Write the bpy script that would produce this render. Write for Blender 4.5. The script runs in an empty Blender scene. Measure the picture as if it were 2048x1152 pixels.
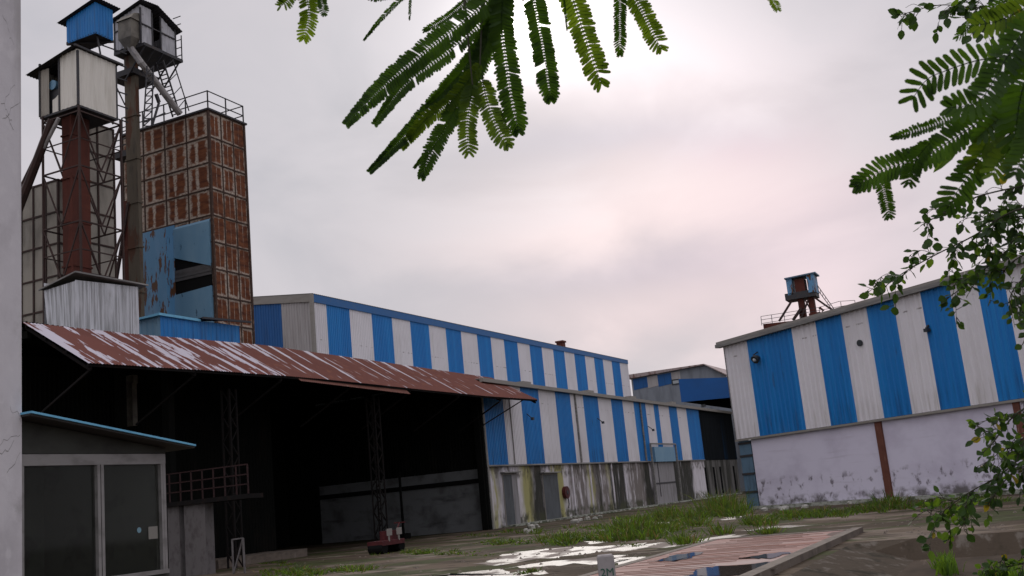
import bpy, math, random
from mathutils import Vector, Matrix
random.seed(7)
S = bpy.context.scene
COL = S.collection
R = math.radians
# ------------------------------------------------------------------ camera
FPX = 2106.0; PITCH = R(11.41); ROLL = R(-5.53); EYE = 1.7
fw = Vector((0, math.cos(PITCH), math.sin(PITCH)))
up0 = Vector((0, -math.sin(PITCH), math.cos(PITCH))); rt0 = Vector((1, 0, 0))
RT = rt0*math.cos(ROLL) + up0*math.sin(ROLL)
UP = -rt0*math.sin(ROLL) + up0*math.cos(ROLL)
EYEP = Vector((0, 0, EYE))
cd = bpy.data.cameras.new('camera'); cam = bpy.data.objects.new('camera', cd); COL.objects.link(cam)
m3 = Matrix((RT, UP, -fw)).transposed()
cam.matrix_world = Matrix.Translation(EYEP) @ m3.to_4x4()
cd.sensor_width = 36; cd.lens = FPX/2048*36; cd.clip_end = 3000; cd.clip_start = 0.05
cd.dof.use_dof = True; cd.dof.focus_distance = 25; cd.dof.aperture_fstop = 14
S.camera = cam
# ------------------------------------------------------------------ render settings
S.render.engine = 'CYCLES'
S.view_settings.view_transform = 'Standard'; S.view_settings.look = 'None'
S.view_settings.gamma = 1; S.view_settings.exposure = 0.0
S.render.resolution_x = 1024; S.render.resolution_y = 576
# ------------------------------------------------------------------ world and sun
def azel(px, py):
    d = (fw*FPX + RT*(px-1024) + UP*(576-py)).normalized()
    return math.atan2(d.x, d.y), math.asin(d.z)
SAZ, SEL = azel(1045, 35)
W = bpy.data.worlds.new('World'); S.world = W; W.use_nodes = True
nt = W.node_tree; N = nt.nodes; L = nt.links; N.clear()
def wn(t, **k):
    n = N.new(t)
    for a, b in k.items(): setattr(n, a, b)
    return n
def wm(op, a, b=None, c=None):
    n = N.new('ShaderNodeMath'); n.operation = op
    for i, v in enumerate((a, b, c)):
        if v is None: continue
        if hasattr(v, 'is_linked'): L.new(v, n.inputs[i])
        else: n.inputs[i].default_value = v
    return n.outputs[0]
tc = wn('ShaderNodeTexCoord'); sep = wn('ShaderNodeSeparateXYZ'); L.new(tc.outputs['Generated'], sep.inputs[0])
AZ = wm('ARCTAN2', sep.outputs[0], sep.outputs[1]); EL = wm('ARCSINE', sep.outputs[2])
mp = wn('ShaderNodeMapping'); L.new(tc.outputs['Generated'], mp.inputs[0]); mp.inputs['Scale'].default_value = (3.2, 3.2, 6.5); mp.inputs['Rotation'].default_value = (0, R(-7), R(20))
nz = wn('ShaderNodeTexNoise'); nz.inputs['Scale'].default_value = 1.5; nz.inputs['Detail'].default_value = 5; nz.inputs['Roughness'].default_value = .5; nz.inputs['Distortion'].default_value = .4
L.new(mp.outputs[0], nz.inputs['Vector'])
mr = wn('ShaderNodeMapRange'); L.new(nz.outputs['Fac'], mr.inputs[0]); mr.inputs[1].default_value = .35; mr.inputs[2].default_value = .68
mr.interpolation_type = 'SMOOTHSTEP'
def wmix(fac, a, b, bt='MIX'):
    n = N.new('ShaderNodeMix'); n.data_type = 'RGBA'; n.blend_type = bt; n.clamp_factor = False
    for i, v in ((0, fac), (6, a), (7, b)):
        if hasattr(v, 'is_linked'): L.new(v, n.inputs[i])
        elif i == 0: n.inputs[0].default_value = v
        else: n.inputs[i].default_value = (*v, 1)
    return n.outputs[2]
cloud = wmix(mr.outputs[0], (.540, .530, .575), (.640, .610, .650))
# soft bright and dark patches of the overcast deck: centre (photo px), size in degrees, colour change
PATCH = [((1120, 55), 9.5, 5.8, (.44, .41, .41)), ((1045, 35), 2.8, 2.8, (1.1, 1.05, 1.0)), ((1045, 35), 1.0, 1.0, (5., 4.8, 4.4)), ((1370, 140), 8.5, 3.6, (.20, .15, .15)),
         ((1390, 375), 7.5, 3.0, (.19, .13, .115)), ((1180, 470), 9.5, 2.2, (.17, .11, .095)), ((1340, 640), 10, 2.4, (.16, .085, .07)),
         ((1230, 285), 7.5, 1.1, (-.10, -.07, -.04)), ((1280, 548), 8, 1.3, (-.10, -.08, -.05)), ((1490, 300), 3.5, 1.2, (-.03, -.05, -.03)),
         ((600, 300), 9, 9, (-.02, -.01, -.01)), ((1640, 480), 7, 5, (.14, .07, .08)), ((1300, 430), 15, 11, (.13, .085, .065))]
cur = cloud
for (px, py), sx, sy, c in PATCH:
    a0, e0 = azel(px, py)
    dx = wm('DIVIDE', wm('SUBTRACT', AZ, a0), R(sx)); dy = wm('DIVIDE', wm('ADD', wm('SUBTRACT', EL, e0), wm('MULTIPLY', wm('SUBTRACT', AZ, a0), .02)), R(sy))
    # the noise bends the patch outline
    wob = wm('MULTIPLY', wm('SUBTRACT', nz.outputs['Fac'], .5), 2.2)
    dy = wm('ADD', dy, wob)
    g = wm('POWER', 2.71828, wm('MULTIPLY', wm('ADD', wm('MULTIPLY', dx, dx), wm('MULTIPLY', dy, dy)), -1.0))
    pos = all(v >= -.001 for v in c)
    if max(c) > 0: 
        cur = wmix(g, cur, tuple(max(v, 0) for v in c), 'ADD')
    if min(c) < 0:
        cur = wmix(g, cur, tuple(max(-v, 0) for v in c), 'SUBTRACT')
zen = wn('ShaderNodeMapRange'); zen.interpolation_type = 'SMOOTHSTEP'; L.new(EL, zen.inputs[0]); zen.inputs[1].default_value = R(30); zen.inputs[2].default_value = R(75); zen.inputs[3].default_value = 1; zen.inputs[4].default_value = 2.3
bk = wn('ShaderNodeMapRange'); bk.interpolation_type = 'SMOOTHSTEP'; L.new(sep.outputs[1], bk.inputs[0]); bk.inputs[1].default_value = .5; bk.inputs[2].default_value = -.4; bk.inputs[3].default_value = 1; bk.inputs[4].default_value = 1.25
sky = wn('ShaderNodeTexSky'); sky.sky_type = 'NISHITA'; sky.sun_disc = False
sky.sun_elevation = SEL; sky.sun_rotation = SAZ
bg1 = wn('ShaderNodeBackground'); L.new(sky.outputs[0], bg1.inputs[0]); bg1.inputs[1].default_value = 0.05
bg2 = wn('ShaderNodeBackground'); L.new(cur, bg2.inputs[0]); L.new(wm('MULTIPLY', zen.outputs[0], bk.outputs[0]), bg2.inputs[1])
mxs = wn('ShaderNodeMixShader'); mxs.inputs[0].default_value = .96
L.new(bg1.outputs[0], mxs.inputs[1]); L.new(bg2.outputs[0], mxs.inputs[2])
wo = wn('ShaderNodeOutputWorld'); L.new(mxs.outputs[0], wo.inputs[0])
sd = bpy.data.lights.new('sun', 'SUN'); sd.energy = 0.9; sd.angle = R(12); sd.color = (1, .95, .88)
so = bpy.data.objects.new('sun', sd); COL.objects.link(so)
sv = Vector((math.sin(SAZ)*math.cos(SEL), math.cos(SAZ)*math.cos(SEL), math.sin(SEL)))
so.rotation_euler = sv.to_track_quat('Z', 'Y').to_euler(); so.location = (0, 30, 60)

# ------------------------------------------------------------------ geometry helpers
A = R(25.09); B = R(-59.06)
D1 = Vector((math.sin(A), math.cos(A), 0)); P1 = Vector((math.cos(A), -math.sin(A), 0))
D2 = Vector((math.cos(B), math.sin(B), 0)); P2 = Vector((-math.sin(B), math.cos(B), 0))
def ray(x, y): return fw*FPX + RT*(x-1024) + UP*(576-y)
def gnd(x, y, z=0.0):
    r = ray(x, y); return EYEP + r*((z-EYE)/r.z)
def at(x, y, dist): return EYEP + ray(x, y).normalized()*dist
BO = Vector((-2.78, 73.03, 0)); GO = Vector((12.48, 59.66, 0))
def Y(u, v, z): return BO + D1*u + P1*v + Vector((0, 0, z))        # yard frame: u along the long hall, v out towards the yard
def G(u, v, z): return GO + D2*u + P2*v + Vector((0, 0, z))        # frame of the right-hand hall
def onpl(x, y, p, d):
    n = Vector((-d.y, d.x, 0)); r = ray(x, y); return EYEP + r*((p-EYEP).dot(n)/r.dot(n))
def pv(x, y, v):
    q = onpl(x, y, Y(0, v, 0), D1); return (q-BO).dot(D1), q.z
def pu(x, y, u):
    q = onpl(x, y, Y(u, 0, 0), P1); return (q-BO).dot(P1), q.z
def pg(x, y, v=0):
    q = onpl(x, y, G(0, v, 0), D2); return (q-GO).dot(D2), q.z
def yg(x, y, z=0):
    q = gnd(x, y, z)-BO; return q.dot(D1), q.dot(P1)

class MB:
    def __init__(s): s.v = []; s.f = []; s.m = []; s.uv = []
    def poly(s, pts, m=0, uv=None):
        i = len(s.v); s.v += [Vector(p) for p in pts]; s.f.append(tuple(range(i, i+len(pts)))); s.m.append(m)
        if uv is None:
            p = [Vector(q) for q in pts]
            n = (p[1]-p[0]).cross(p[2]-p[0])
            if n.length < 1e-12: n = Vector((0, 0, 1))
            n.normalize()
            if abs(n.z) < .95:
                eu = Vector((0, 0, 1)).cross(n).normalized(); ev = n.cross(eu)
                if ev.z < 0: ev = -ev
            else: eu = D1; ev = P1
            uv = [(q.dot(eu), q.dot(ev)) for q in p]
        s.uv.append(uv)
    def box(s, u0, u1, v0, v1, z0, z1, fr=Y, m=0):
        c = [fr(u, v, z) for z in (z0, z1) for v in (v0, v1) for u in (u0, u1)]
        for f in ((0, 1, 3, 2), (4, 6, 7, 5), (0, 4, 5, 1), (2, 3, 7, 6), (0, 2, 6, 4), (1, 5, 7, 3)):
            s.poly([c[k] for k in f], m)
    def hexa(s, c, m=0):   # 8 corners: bottom ring, top ring
        for f in ((3, 2, 1, 0), (4, 5, 6, 7), (0, 1, 5, 4), (1, 2, 6, 5), (2, 3, 7, 6), (3, 0, 4, 7)):
            s.poly([c[k] for k in f], m)
    def bar(s, p, q, w, h=None, m=0):
        p = Vector(p); q = Vector(q); h = h or w; d = (q-p)
        if d.length < 1e-6: return
        d.normalize()
        ref = Vector((0, 0, 1)) if abs(d.z) < .9 else D1
        a = d.cross(ref).normalized()*w/2; b = d.cross(a).normalized()*h/2
        s.hexa([p-a-b, p+a-b, p+a+b, p-a+b, q-a-b, q+a-b, q+a+b, q-a+b], m)
    def tube(s, pts, r, n=8, m=0, cap=True):
        pts = [Vector(p) for p in pts]; rs = r if isinstance(r, (list, tuple)) else [r]*len(pts)
        rings = []
        for i, p in enumerate(pts):
            d = (pts[min(i+1, len(pts)-1)]-pts[max(i-1, 0)]).normalized()
            ref = Vector((0, 0, 1)) if abs(d.z) < .9 else Vector((1, 0, 0))
            a = d.cross(ref).normalized(); b = d.cross(a).normalized()
            rings.append([p+(a*math.cos(t)+b*math.sin(t))*rs[i] for t in [2*math.pi*k/n for k in range(n)]])
        for i in range(len(pts)-1):
            for k in range(n):
                j = (k+1) % n
                s.poly([rings[i][k], rings[i][j], rings[i+1][j], rings[i+1][k]], m)
        if cap:
            s.poly(rings[0][::-1], m); s.poly(rings[-1], m)
    def corr(s, p00, p10, p11, p01, pitch=.2, depth=.03, cols=None, out=None, u0=0, v0=0, prof='trap', thick=0):
        p00, p10, p11, p01 = map(Vector, (p00, p10, p11, p01))
        n = (p10-p00).cross(p01-p00).normalized()
        if out is not None and n.dot(out) < 0: n = -n
        Lh = (p10-p00).length; Hh = (p01-p00).length
        PR = ((0, 0), (.55, 0), (.68, 1), (.87, 1)) if prof == 'trap' else ((0, 0), (.25, .5), (.5, 1), (.75, .5))
        ts = []
        k = 0
        while k*pitch < Lh:
            for a, b in PR:
                t = (k+a)*pitch
                if t < Lh: ts.append((t, b))
            k += 1
        ts.append((Lh, 0))
        def P(t, h, b): 
            a = t/Lh; lo = p00.lerp(p10, a); hi = p01.lerp(p11, a)
            return lo.lerp(hi, h)+n*depth*b
        for (ta, ba), (tb, bb) in zip(ts, ts[1:]):
            mi = 0
            if cols:
                for te, c in cols:
                    mi = c
                    if (ta+tb)/2 <= te: break
            s.poly([P(ta, 0, ba), P(tb, 0, bb), P(tb, 1, bb), P(ta, 1, ba)], mi,
                   [(u0+ta, v0), (u0+tb, v0), (u0+tb, v0+Hh), (u0+ta, v0+Hh)])
    def build(s, name, mats, parent=None, smooth=False):
        me = bpy.data.meshes.new(name)
        off = parent_loc(parent)
        me.from_pydata([v-off for v in s.v], [], s.f)
        if not isinstance(mats, (list, tuple)): mats = [mats]
        for m in mats: me.materials.append(m)
        me.polygons.foreach_set('material_index', s.m)
        ul = me.uv_layers.new(name='UVMap')
        flat = []
        for u in s.uv:
            for a in u: flat += [a[0], a[1]]
        ul.data.foreach_set('uv', flat)
        if smooth: me.polygons.foreach_set('use_smooth', [True]*len(s.f))
        me.update()
        o = bpy.data.objects.new(name, me); COL.objects.link(o)
        if parent is not None: o.parent = parent
        return o
LOC = {}
def parent_loc(p):
    t = Vector((0, 0, 0))
    while p is not None: t = t + p.location; p = p.parent
    return t
def tag(o, label, cat, group=None):
    o['label'] = label; o['category'] = cat
    if group: o['group'] = group
    return o
def thing(name, loc, label, cat, group=None):
    o = bpy.data.objects.new(name, None); o.location = loc; COL.objects.link(o); o.empty_display_size = .3
    return tag(o, label, cat, group)
def struct(o): o['kind'] = 'structure'; return o
def copy_tree(o, parent=None):
    c = o.copy(); COL.objects.link(c); c.parent = parent
    for ch in list(o.children): copy_tree(ch, c)
    return c

# ------------------------------------------------------------------ materials
def mat(name, base, layers=(), rough=.7, metal=0.0, bump=None, coord='UV', spec=.3):
    """layers: (colour, (sx,sy), detail, lo, hi, amount[, (v0,v1,soft)])"""
    m = bpy.data.materials.new(name); m.use_nodes = True; t = m.node_tree; n = t.nodes; l = t.links; n.clear()
    out = n.new('ShaderNodeOutputMaterial'); p = n.new('ShaderNodeBsdfPrincipled'); l.new(p.outputs[0], out.inputs[0])
    p.inputs['Roughness'].default_value = rough; p.inputs['Metallic'].default_value = metal
    p.inputs['Specular IOR Level'].default_value = spec
    c = n.new('ShaderNodeTexCoord'); src = c.outputs[coord]
    cur = None
    def noise(sc, det, seed):
        mpn = n.new('ShaderNodeMapping'); l.new(src, mpn.inputs[0]); mpn.inputs['Scale'].default_value = (sc[0], sc[1], sc[2] if len(sc) > 2 else 1)
        mpn.inputs['Location'].default_value = (seed*7.3, seed*3.1, seed)
        x = n.new('ShaderNodeTexNoise'); x.inputs['Scale'].default_value = 1; x.inputs['Detail'].default_value = det; x.inputs['Roughness'].default_value = .6
        l.new(mpn.outputs[0], x.inputs['Vector']); return x.outputs['Fac']
    for i, ly in enumerate(layers):
        colr, sc, det, lo, hi, amt = ly[:6]
        f = noise(sc, det, i+1+len(name))
        r = n.new('ShaderNodeMapRange'); r.interpolation_type = 'SMOOTHSTEP'; l.new(f, r.inputs[0])
        r.inputs[1].default_value = lo; r.inputs[2].default_value = hi; r.inputs[4].default_value = amt
        fo = r.outputs[0]
        if len(ly) > 6 and ly[6]:
            v0, v1, so_ = ly[6]; sp = n.new('ShaderNodeSeparateXYZ'); l.new(src, sp.inputs[0])
            ws = n.new('ShaderNodeMath'); ws.operation = 'MULTIPLY_ADD'; l.new(noise((2.5, 1.2), 3, i+9), ws.inputs[0]); ws.inputs[1].default_value = so_*1.5; l.new(sp.outputs[1], ws.inputs[2])
            for e0, e1 in ((v0-so_+so_*.75, v0+so_*.75), (v1+so_+so_*.75, v1+so_*.75)):
                q = n.new('ShaderNodeMapRange'); l.new(ws.outputs[0], q.inputs[0]); q.inputs[1].default_value = e0; q.inputs[2].default_value = e1
                mm = n.new('ShaderNodeMath'); mm.operation = 'MULTIPLY'; l.new(fo, mm.inputs[0]); l.new(q.outputs[0], mm.inputs[1]); fo = mm.outputs[0]
        if len(ly) > 7 and ly[7]:
            tot_ = None; sp = n.new('ShaderNodeSeparateXYZ'); l.new(src, sp.inputs[0])
            wx = n.new('ShaderNodeMath'); wx.operation = 'MULTIPLY_ADD'; l.new(noise((.8, .35), 4, i+19), wx.inputs[0]); wx.inputs[1].default_value = 2.2; l.new(sp.outputs[0], wx.inputs[2])
            for a_, b_ in ly[7]:
                a_ += 1.1; b_ += 1.1; w2 = .45
                q1 = n.new('ShaderNodeMapRange'); l.new(wx.outputs[0], q1.inputs[0]); q1.inputs[1].default_value = a_-w2; q1.inputs[2].default_value = a_+w2
                q2 = n.new('ShaderNodeMapRange'); l.new(wx.outputs[0], q2.inputs[0]); q2.inputs[1].default_value = b_+w2; q2.inputs[2].default_value = b_-w2
                mm = n.new('ShaderNodeMath'); mm.operation = 'MULTIPLY'; l.new(q1.outputs[0], mm.inputs[0]); l.new(q2.outputs[0], mm.inputs[1])
                if tot_ is None: tot_ = mm.outputs[0]
                else:
                    ad = n.new('ShaderNodeMath'); ad.operation = 'MAXIMUM'; l.new(tot_, ad.inputs[0]); l.new(mm.outputs[0], ad.inputs[1]); tot_ = ad.outputs[0]
            mm = n.new('ShaderNodeMath'); mm.operation = 'MULTIPLY'; l.new(fo, mm.inputs[0]); l.new(tot_, mm.inputs[1]); fo = mm.outputs[0]
        mx = n.new('ShaderNodeMix'); mx.data_type = 'RGBA'; l.new(fo, mx.inputs[0])
        if cur is None: mx.inputs[6].default_value = (*base, 1)
        else: l.new(cur, mx.inputs[6])
        mx.inputs[7].default_value = (*colr, 1); cur = mx.outputs[2]
    if cur is None: p.inputs['Base Color'].default_value = (*base, 1)
    else: l.new(cur, p.inputs['Base Color'])
    if bump:
        sc, st, dist = bump; f = noise((sc, sc, sc), 4, 31); b = n.new('ShaderNodeBump'); l.new(f, b.inputs['Height'])
        b.inputs['Strength'].default_value = st; b.inputs['Distance'].default_value = dist; l.new(b.outputs[0], p.inputs['Normal'])
    return m
M = {}
M['white'] = mat('white_sheet', (.69, .67, .70), [((.56, .54, .56), (.35, .25), 3, .4, .7, .5), ((.48, .45, .44), (4.5, .10), 4, .50, .75, .5), ((.22, .18, .15), (.9, .5), 4, .69, .8, .5), ((.14, .12, .11), (2.5, .6), 4, .50, .62, .7, (4.6, 4.65, .02)), ((.36, .33, .30), (6, .25), 4, .48, .72, .6, (-.6, .6, .6))], .5)
M['blue'] = mat('blue_sheet', (.008, .165, .47), [((.012, .205, .54), (.95, .02), 2, .45, .6, .7), ((.012, .10, .34), (4.5, .12), 4, .5, .8, .6), ((.05, .20, .46), (.4, .4), 4, .55, .8, .5), ((.03, .06, .12), (3, .35), 5, .60, .72, .55), ((.012, .08, .22), (6, .25), 4, .45, .7, .7, (-.6, .8, .7))], .45)
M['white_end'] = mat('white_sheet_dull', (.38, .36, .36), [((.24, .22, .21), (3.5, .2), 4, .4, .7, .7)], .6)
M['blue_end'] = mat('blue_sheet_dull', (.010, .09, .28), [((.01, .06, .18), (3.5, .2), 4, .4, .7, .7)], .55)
M['fascia_blue'] = mat('blue_trim', (.018, .11, .30), [((.05, .12, .25), (2, 3), 4, .5, .7, .7)], .5)
M['trim'] = mat('pale_trim', (.24, .225, .205), [((.2, .18, .16), (.8, 3), 4, .45, .7, .7)], .6)
M['trim_dark'] = mat('weathered_gutter', (.16, .155, .15), [((.30, .29, .27), (.5, 5), 4, .4, .7, .8)], .6)
M['dark'] = mat('sooty_steel', (.009, .0095, .009), [((.016, .014, .012), (.8, .3), 4, .5, .7, .6)], .8, spec=0)  # near-black colour carries the shade under the roofs
M['dark_clad'] = mat('grimy_cladding', (.010, .011, .010), [((.022, .022, .017), (3, .1), 4, .5, .75, .7)], .8, spec=0)  # streaked sheet, base darkened to stand in for shade
M['black'] = mat('dark_gap', (.012, .012, .012), (), .9, spec=0)
M['shadewall'] = mat('grimy_block_wall', (.19, .20, .205), [((.07, .07, .07), (.6, .6), 5, .45, .7, .8), ((.03, .03, .03), (.25, 1.2), 5, .55, .75, .8)], .85, bump=(3, .3, .02))  # grime patches over a base darkened for the shed's shade
def ub(x0, x1): return (pv(x0, 1000, 0)[0], pv(x1, 1000, 0)[0])
M['basewall'] = mat('mossy_white_wall', (.62, .59, .63), [((.36, .33, .31), (2.2, .5), 5, .48, .68, .45),
    ((.13, .11, .095), (1.5, .35), 6, .34, .52, .9, None, [ub(1143, 1180), ub(1186, 1222), ub(1262, 1300)]),
    ((.33, .31, .09), (1.1, .25), 5, .34, .52, .9, None, [ub(986, 998), ub(1046, 1068), ub(1108, 1134), ub(1180, 1190), ub(1222, 1228)]),
    ((.016, .017, .010), (1.8, .20), 6, .26, .46, .97, None, [ub(1066, 1093), ub(1198, 1206), ub(1224, 1256), ub(1292, 1309), ub(1346, 1392), ub(1002, 1006)]),
    ((.10, .085, .07), (3.0, .30), 6, .56, .66, .6), ((.05, .052, .028), (1.3, 1.0), 6, .38, .58, .92, (-.5, .55, .4)), ((.07, .06, .05), (1.5, 1), 5, .45, .62, .8, (3.5, 4.4, .4))], .85, bump=(4, .3, .02))
M['lilacwall'] = mat('pale_lilac_plaster', (.62, .59, .70), [((.50, .465, .57), (.4, .5), 4, .45, .7, .8), ((.14, .12, .14), (2.2, 1.6), 6, .53, .66, .9, (.55, 1.35, .35)), ((.11, .10, .10), (1.3, 1.6), 6, .40, .60, .95, (-.4, .42, .25)), ((.55, .54, .62), (2.5, 2.5), 3, .6, .7, .7, (.3, .8, .2)), ((.44, .40, .48), (.3, 4), 4, .55, .75, .5)], .85, bump=(5, .2, .02))
M['plinth'] = mat('mossy_plinth', (.34, .35, .31), [((.06, .07, .04), (2, 4), 5, .42, .6, .9), ((.55, .56, .52), (1.3, 3), 4, .6, .7, .8)], .9)
M['brownpaint'] = mat('red_brown_paint', (.13, .048, .032), [((.09, .03, .02), (2, 2), 4, .45, .7, .8), ((.3, .2, .15), (6, 1), 4, .62, .7, .6)], .7)
M['duct_blue'] = mat('grey_blue_sheet', (.10, .17, .24), [((.05, .08, .11), (3, .6), 4, .45, .7, .7)], .5)
M['galv'] = mat('galvanised_sheet', (.50, .51, .54), [((.20, .20, .20), (7, .25), 4, .42, .62, .8), ((.68, .69, .73), (1.2, .3), 3, .5, .7, .7), ((.14, .12, .11), (1.4, .35), 5, .6, .75, .7)], .45, .35)
M['peeled_blue'] = mat('peeling_light_blue', (.10, .25, .42), [((.17, .31, .48), (1.2, .25), 4, .4, .7, .7), ((.10, .045, .022), (2.2, .55), 5, .535, .56, 1), ((.02, .06, .11), (5, 1.2), 4, .62, .68, .8)], .55)
M['pale_blue'] = mat('light_blue_paint', (.13, .26, .38), [((.18, .31, .42), (1, .3), 4, .4, .7, .7), ((.03, .07, .12), (4, 1.5), 4, .64, .68, .8)], .5)
M['greyband'] = mat('grey_duct', (.09, .085, .085), [((.04, .035, .03), (1, 3), 4, .45, .7, .7)], .6)
M['roofrust'] = mat('flaking_red_roof', (.115, .034, .023), [((.10, .028, .018), (.5, .4), 4, .4, .7, .8), ((.19, .065, .03), (1.6, 2), 5, .5, .75, .6), ((.44, .415, .45), (1.3, .10), 5, .585, .61, 1), ((.42, .38, .40), (4.5, .28), 3, .64, .67, .9)], .75)
M['roofworn'] = mat('half_bare_red_roof', (.125, .036, .025), [((.10, .03, .02), (.5, .4), 4, .4, .7, .8), ((.44, .41, .46), (1.9, .24), 5, .51, .535, 1)], .75)
M['rustleg'] = mat('red_oxide_leg', (.095, .024, .015), [((.05, .016, .012), (1.5, .3), 4, .4, .7, .8), ((.15, .045, .025), (.5, 1.2), 4, .55, .75, .6)], .8)
M['oldleg'] = mat('weathered_leg', (.115, .095, .07), [((.10, .040, .022), (.9, .30), 5, .52, .60, .9), ((.05, .045, .038), (3, .6), 4, .5, .7, .7)], .8)
M['lattice'] = mat('dark_red_steel', (.045, .022, .018), [((.02, .014, .012), (2, 2), 3, .4, .7, .8)], .7)
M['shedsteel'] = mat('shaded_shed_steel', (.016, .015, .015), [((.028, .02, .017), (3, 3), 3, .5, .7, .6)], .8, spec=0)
M['pillar'] = mat('dull_pillar', (.13, .12, .12), [((.07, .06, .06), (3, 2), 4, .45, .7, .8)], .85)
M['steel'] = mat('dark_purlin_steel', (.035, .035, .04), [((.07, .05, .04), (3, 3), 3, .5, .7, .6)], .6)
M['silo'] = mat('beige_panel', (.30, .275, .235), [((.15, .135, .115), (.8, .35), 4, .42, .7, .8), ((.30, .28, .25), (2.5, .3), 4, .5, .75, .6)], .7)
M['cabwhite'] = mat('cream_sheet', (.68, .65, .59), [((.52, .49, .43), (3, .3), 4, .4, .7, .7), ((.13, .10, .08), (1.5, 1), 5, .68, .75, .6)], .6)
M['cabgrey'] = mat('silver_sheet', (.48, .48, .51), [((.28, .28, .30), (3, .4), 4, .4, .7, .8), ((.12, .10, .09), (1.5, 1), 5, .6, .72, .7)], .5)
M['hopper'] = mat('dusty_hopper', (.17, .155, .13), [((.09, .08, .07), (2, 2), 4, .4, .7, .8)], .7)
M['pipe'] = mat('grey_pipe', (.30, .285, .28), [((.15, .13, .12), (1.5, 3), 4, .45, .7, .8)], .5)
M['booth'] = mat('dark_olive_wall', (.050, .052, .046), [((.022, .022, .02), (.9, 1.3), 5, .45, .7, .8), ((.085, .085, .078), (.5, .8), 3, .55, .8, .6)], .8, bump=(6, .2, .01))
M['frame'] = mat('aluminium_frame', (.25, .24, .235), [((.15, .14, .135), (2, 5), 3, .45, .7, .7)], .45, .2)
M['inside'] = mat('booth_interior', (.16, .165, .15), [((.05, .05, .05), (1.2, 1.2), 4, .5, .7, .8)], .8)
M['soffit'] = mat('soffit_board', (.055, .05, .048), [((.03, .03, .03), (1, 1), 3, .4, .7, .7)], .8)
M['rimblue'] = mat('light_blue_edge', (.15, .42, .62), [((.05, .20, .35), (3, 20), 3, .5, .7, .5)], .5)
M['plaster'] = mat('cracked_grey_plaster', (.56, .54, .565), [((.42, .40, .42), (1.2, .7), 5, .42, .65, .8), ((.62, .60, .62), (5, 3), 4, .5, .7, .6), ((.25, .24, .23), (1.1, .9), 6, .60, .74, .8), ((.30, .29, .28), (2.2, .12), 5, .56, .72, .5)], .85, bump=(9, .35, .01))
M['post'] = mat('pale_concrete', (.30, .28, .28), [((.16, .14, .14), (3, 2), 4, .45, .7, .8)], .85, bump=(12, .3, .01))
M['concrete'] = mat('kerb_concrete', (.13, .105, .085), [((.07, .055, .045), (1.4, 3), 4, .42, .65, .8), ((.22, .19, .165), (3, 1), 4, .58, .75, .6)], .85, bump=(6, .3, .02))
M['green'] = mat('green_paint', (.02, .09, .06), (), .7)
M['red'] = mat('faded_red_paint', (.065, .010, .012), [((.10, .02, .02), (3, 3), 3, .45, .7, .8)], .6)
M['yellow'] = mat('pale_mark_paint', (.30, .30, .28), (), .7)
M['door'] = mat('grey_door', (.085, .095, .105), [((.05, .055, .06), (2, .6), 3, .4, .7, .8)], .6)
M['doorpale'] = mat('pale_door', (.26, .25, .26), [((.16, .15, .15), (3, .5), 3, .4, .7, .8)], .6)
M['lamp'] = mat('lamp_housing', (.03, .035, .04), (), .5)
M['lampglass'] = mat('lamp_glass', (.35, .38, .4), (), .2)
M['bark'] = mat('grey_bark', (.11, .085, .06), [((.05, .04, .03), (6, 6, 6), 4, .4, .7, .8)], .9, coord='Object', bump=(20, .5, .01))
M['twig'] = mat('green_twig', (.035, .035, .02), (), .8)
M['paper'] = mat('paper_notice', (.22, .21, .19), (), .8)
M['sticker'] = mat('round_blue_sticker', (.16, .28, .34), (), .6)
M['rock'] = mat('rubble', (.35, .34, .31), [((.1, .1, .07), (3, 3, 3), 4, .45, .65, .9)], .9, coord='Object')
def leafmat(name, c, tr, mixf=.45):
    m = bpy.data.materials.new(name); m.use_nodes = True; t = m.node_tree; n = t.nodes; l = t.links; n.clear()
    out = n.new('ShaderNodeOutputMaterial'); geo = n.new('ShaderNodeTexCoord')
    nz_ = n.new('ShaderNodeTexNoise'); nz_.inputs['Scale'].default_value = 14 if 'frond' in name else 3; nz_.inputs['Detail'].default_value = 3; l.new(geo.outputs['Object'], nz_.inputs['Vector'])
    def col(k):
        r = n.new('ShaderNodeMix'); r.data_type = 'RGBA'; q = n.new('ShaderNodeMapRange'); l.new(nz_.outputs['Fac'], q.inputs[0]); q.inputs[1].default_value = .35; q.inputs[2].default_value = .68
        l.new(q.outputs[0], r.inputs[0]); r.inputs[6].default_value = (*[v*.6 for v in k], 1); r.inputs[7].default_value = (k[0]*1.5, k[1]*1.35, k[2], 1); return r.outputs[2]
    d = n.new('ShaderNodeBsdfPrincipled'); l.new(col(c), d.inputs['Base Color']); d.inputs['Roughness'].default_value = .55; d.inputs['Specular IOR Level'].default_value = .25
    tr_ = n.new('ShaderNodeBsdfTranslucent'); l.new(col(tr), tr_.inputs[0])
    mx = n.new('ShaderNodeMixShader'); mx.inputs[0].default_value = mixf; l.new(d.outputs[0], mx.inputs[1]); l.new(tr_.outputs[0], mx.inputs[2]); l.new(mx.outputs[0], out.inputs[0])
    return m
M['frond'] = leafmat('frond_green', (.024, .062, .012), (.050, .115, .008), .45)
M['frond_light'] = leafmat('frond_fresh_green', (.045, .10, .012), (.12, .20, .012), .5)
M['leaf'] = leafmat('leaf_green', (.028, .065, .018), (.045, .10, .012), .4)
M['leaf_light'] = leafmat('leaf_fresh_green', (.05, .12, .02), (.14, .25, .02), .5)
M['leaf_yellow'] = leafmat('leaf_yellowing', (.22, .20, .02), (.40, .32, .02), .5)
M['drygrass'] = leafmat('dry_grass', (.16, .13, .05), (.16, .13, .05), .3)
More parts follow.
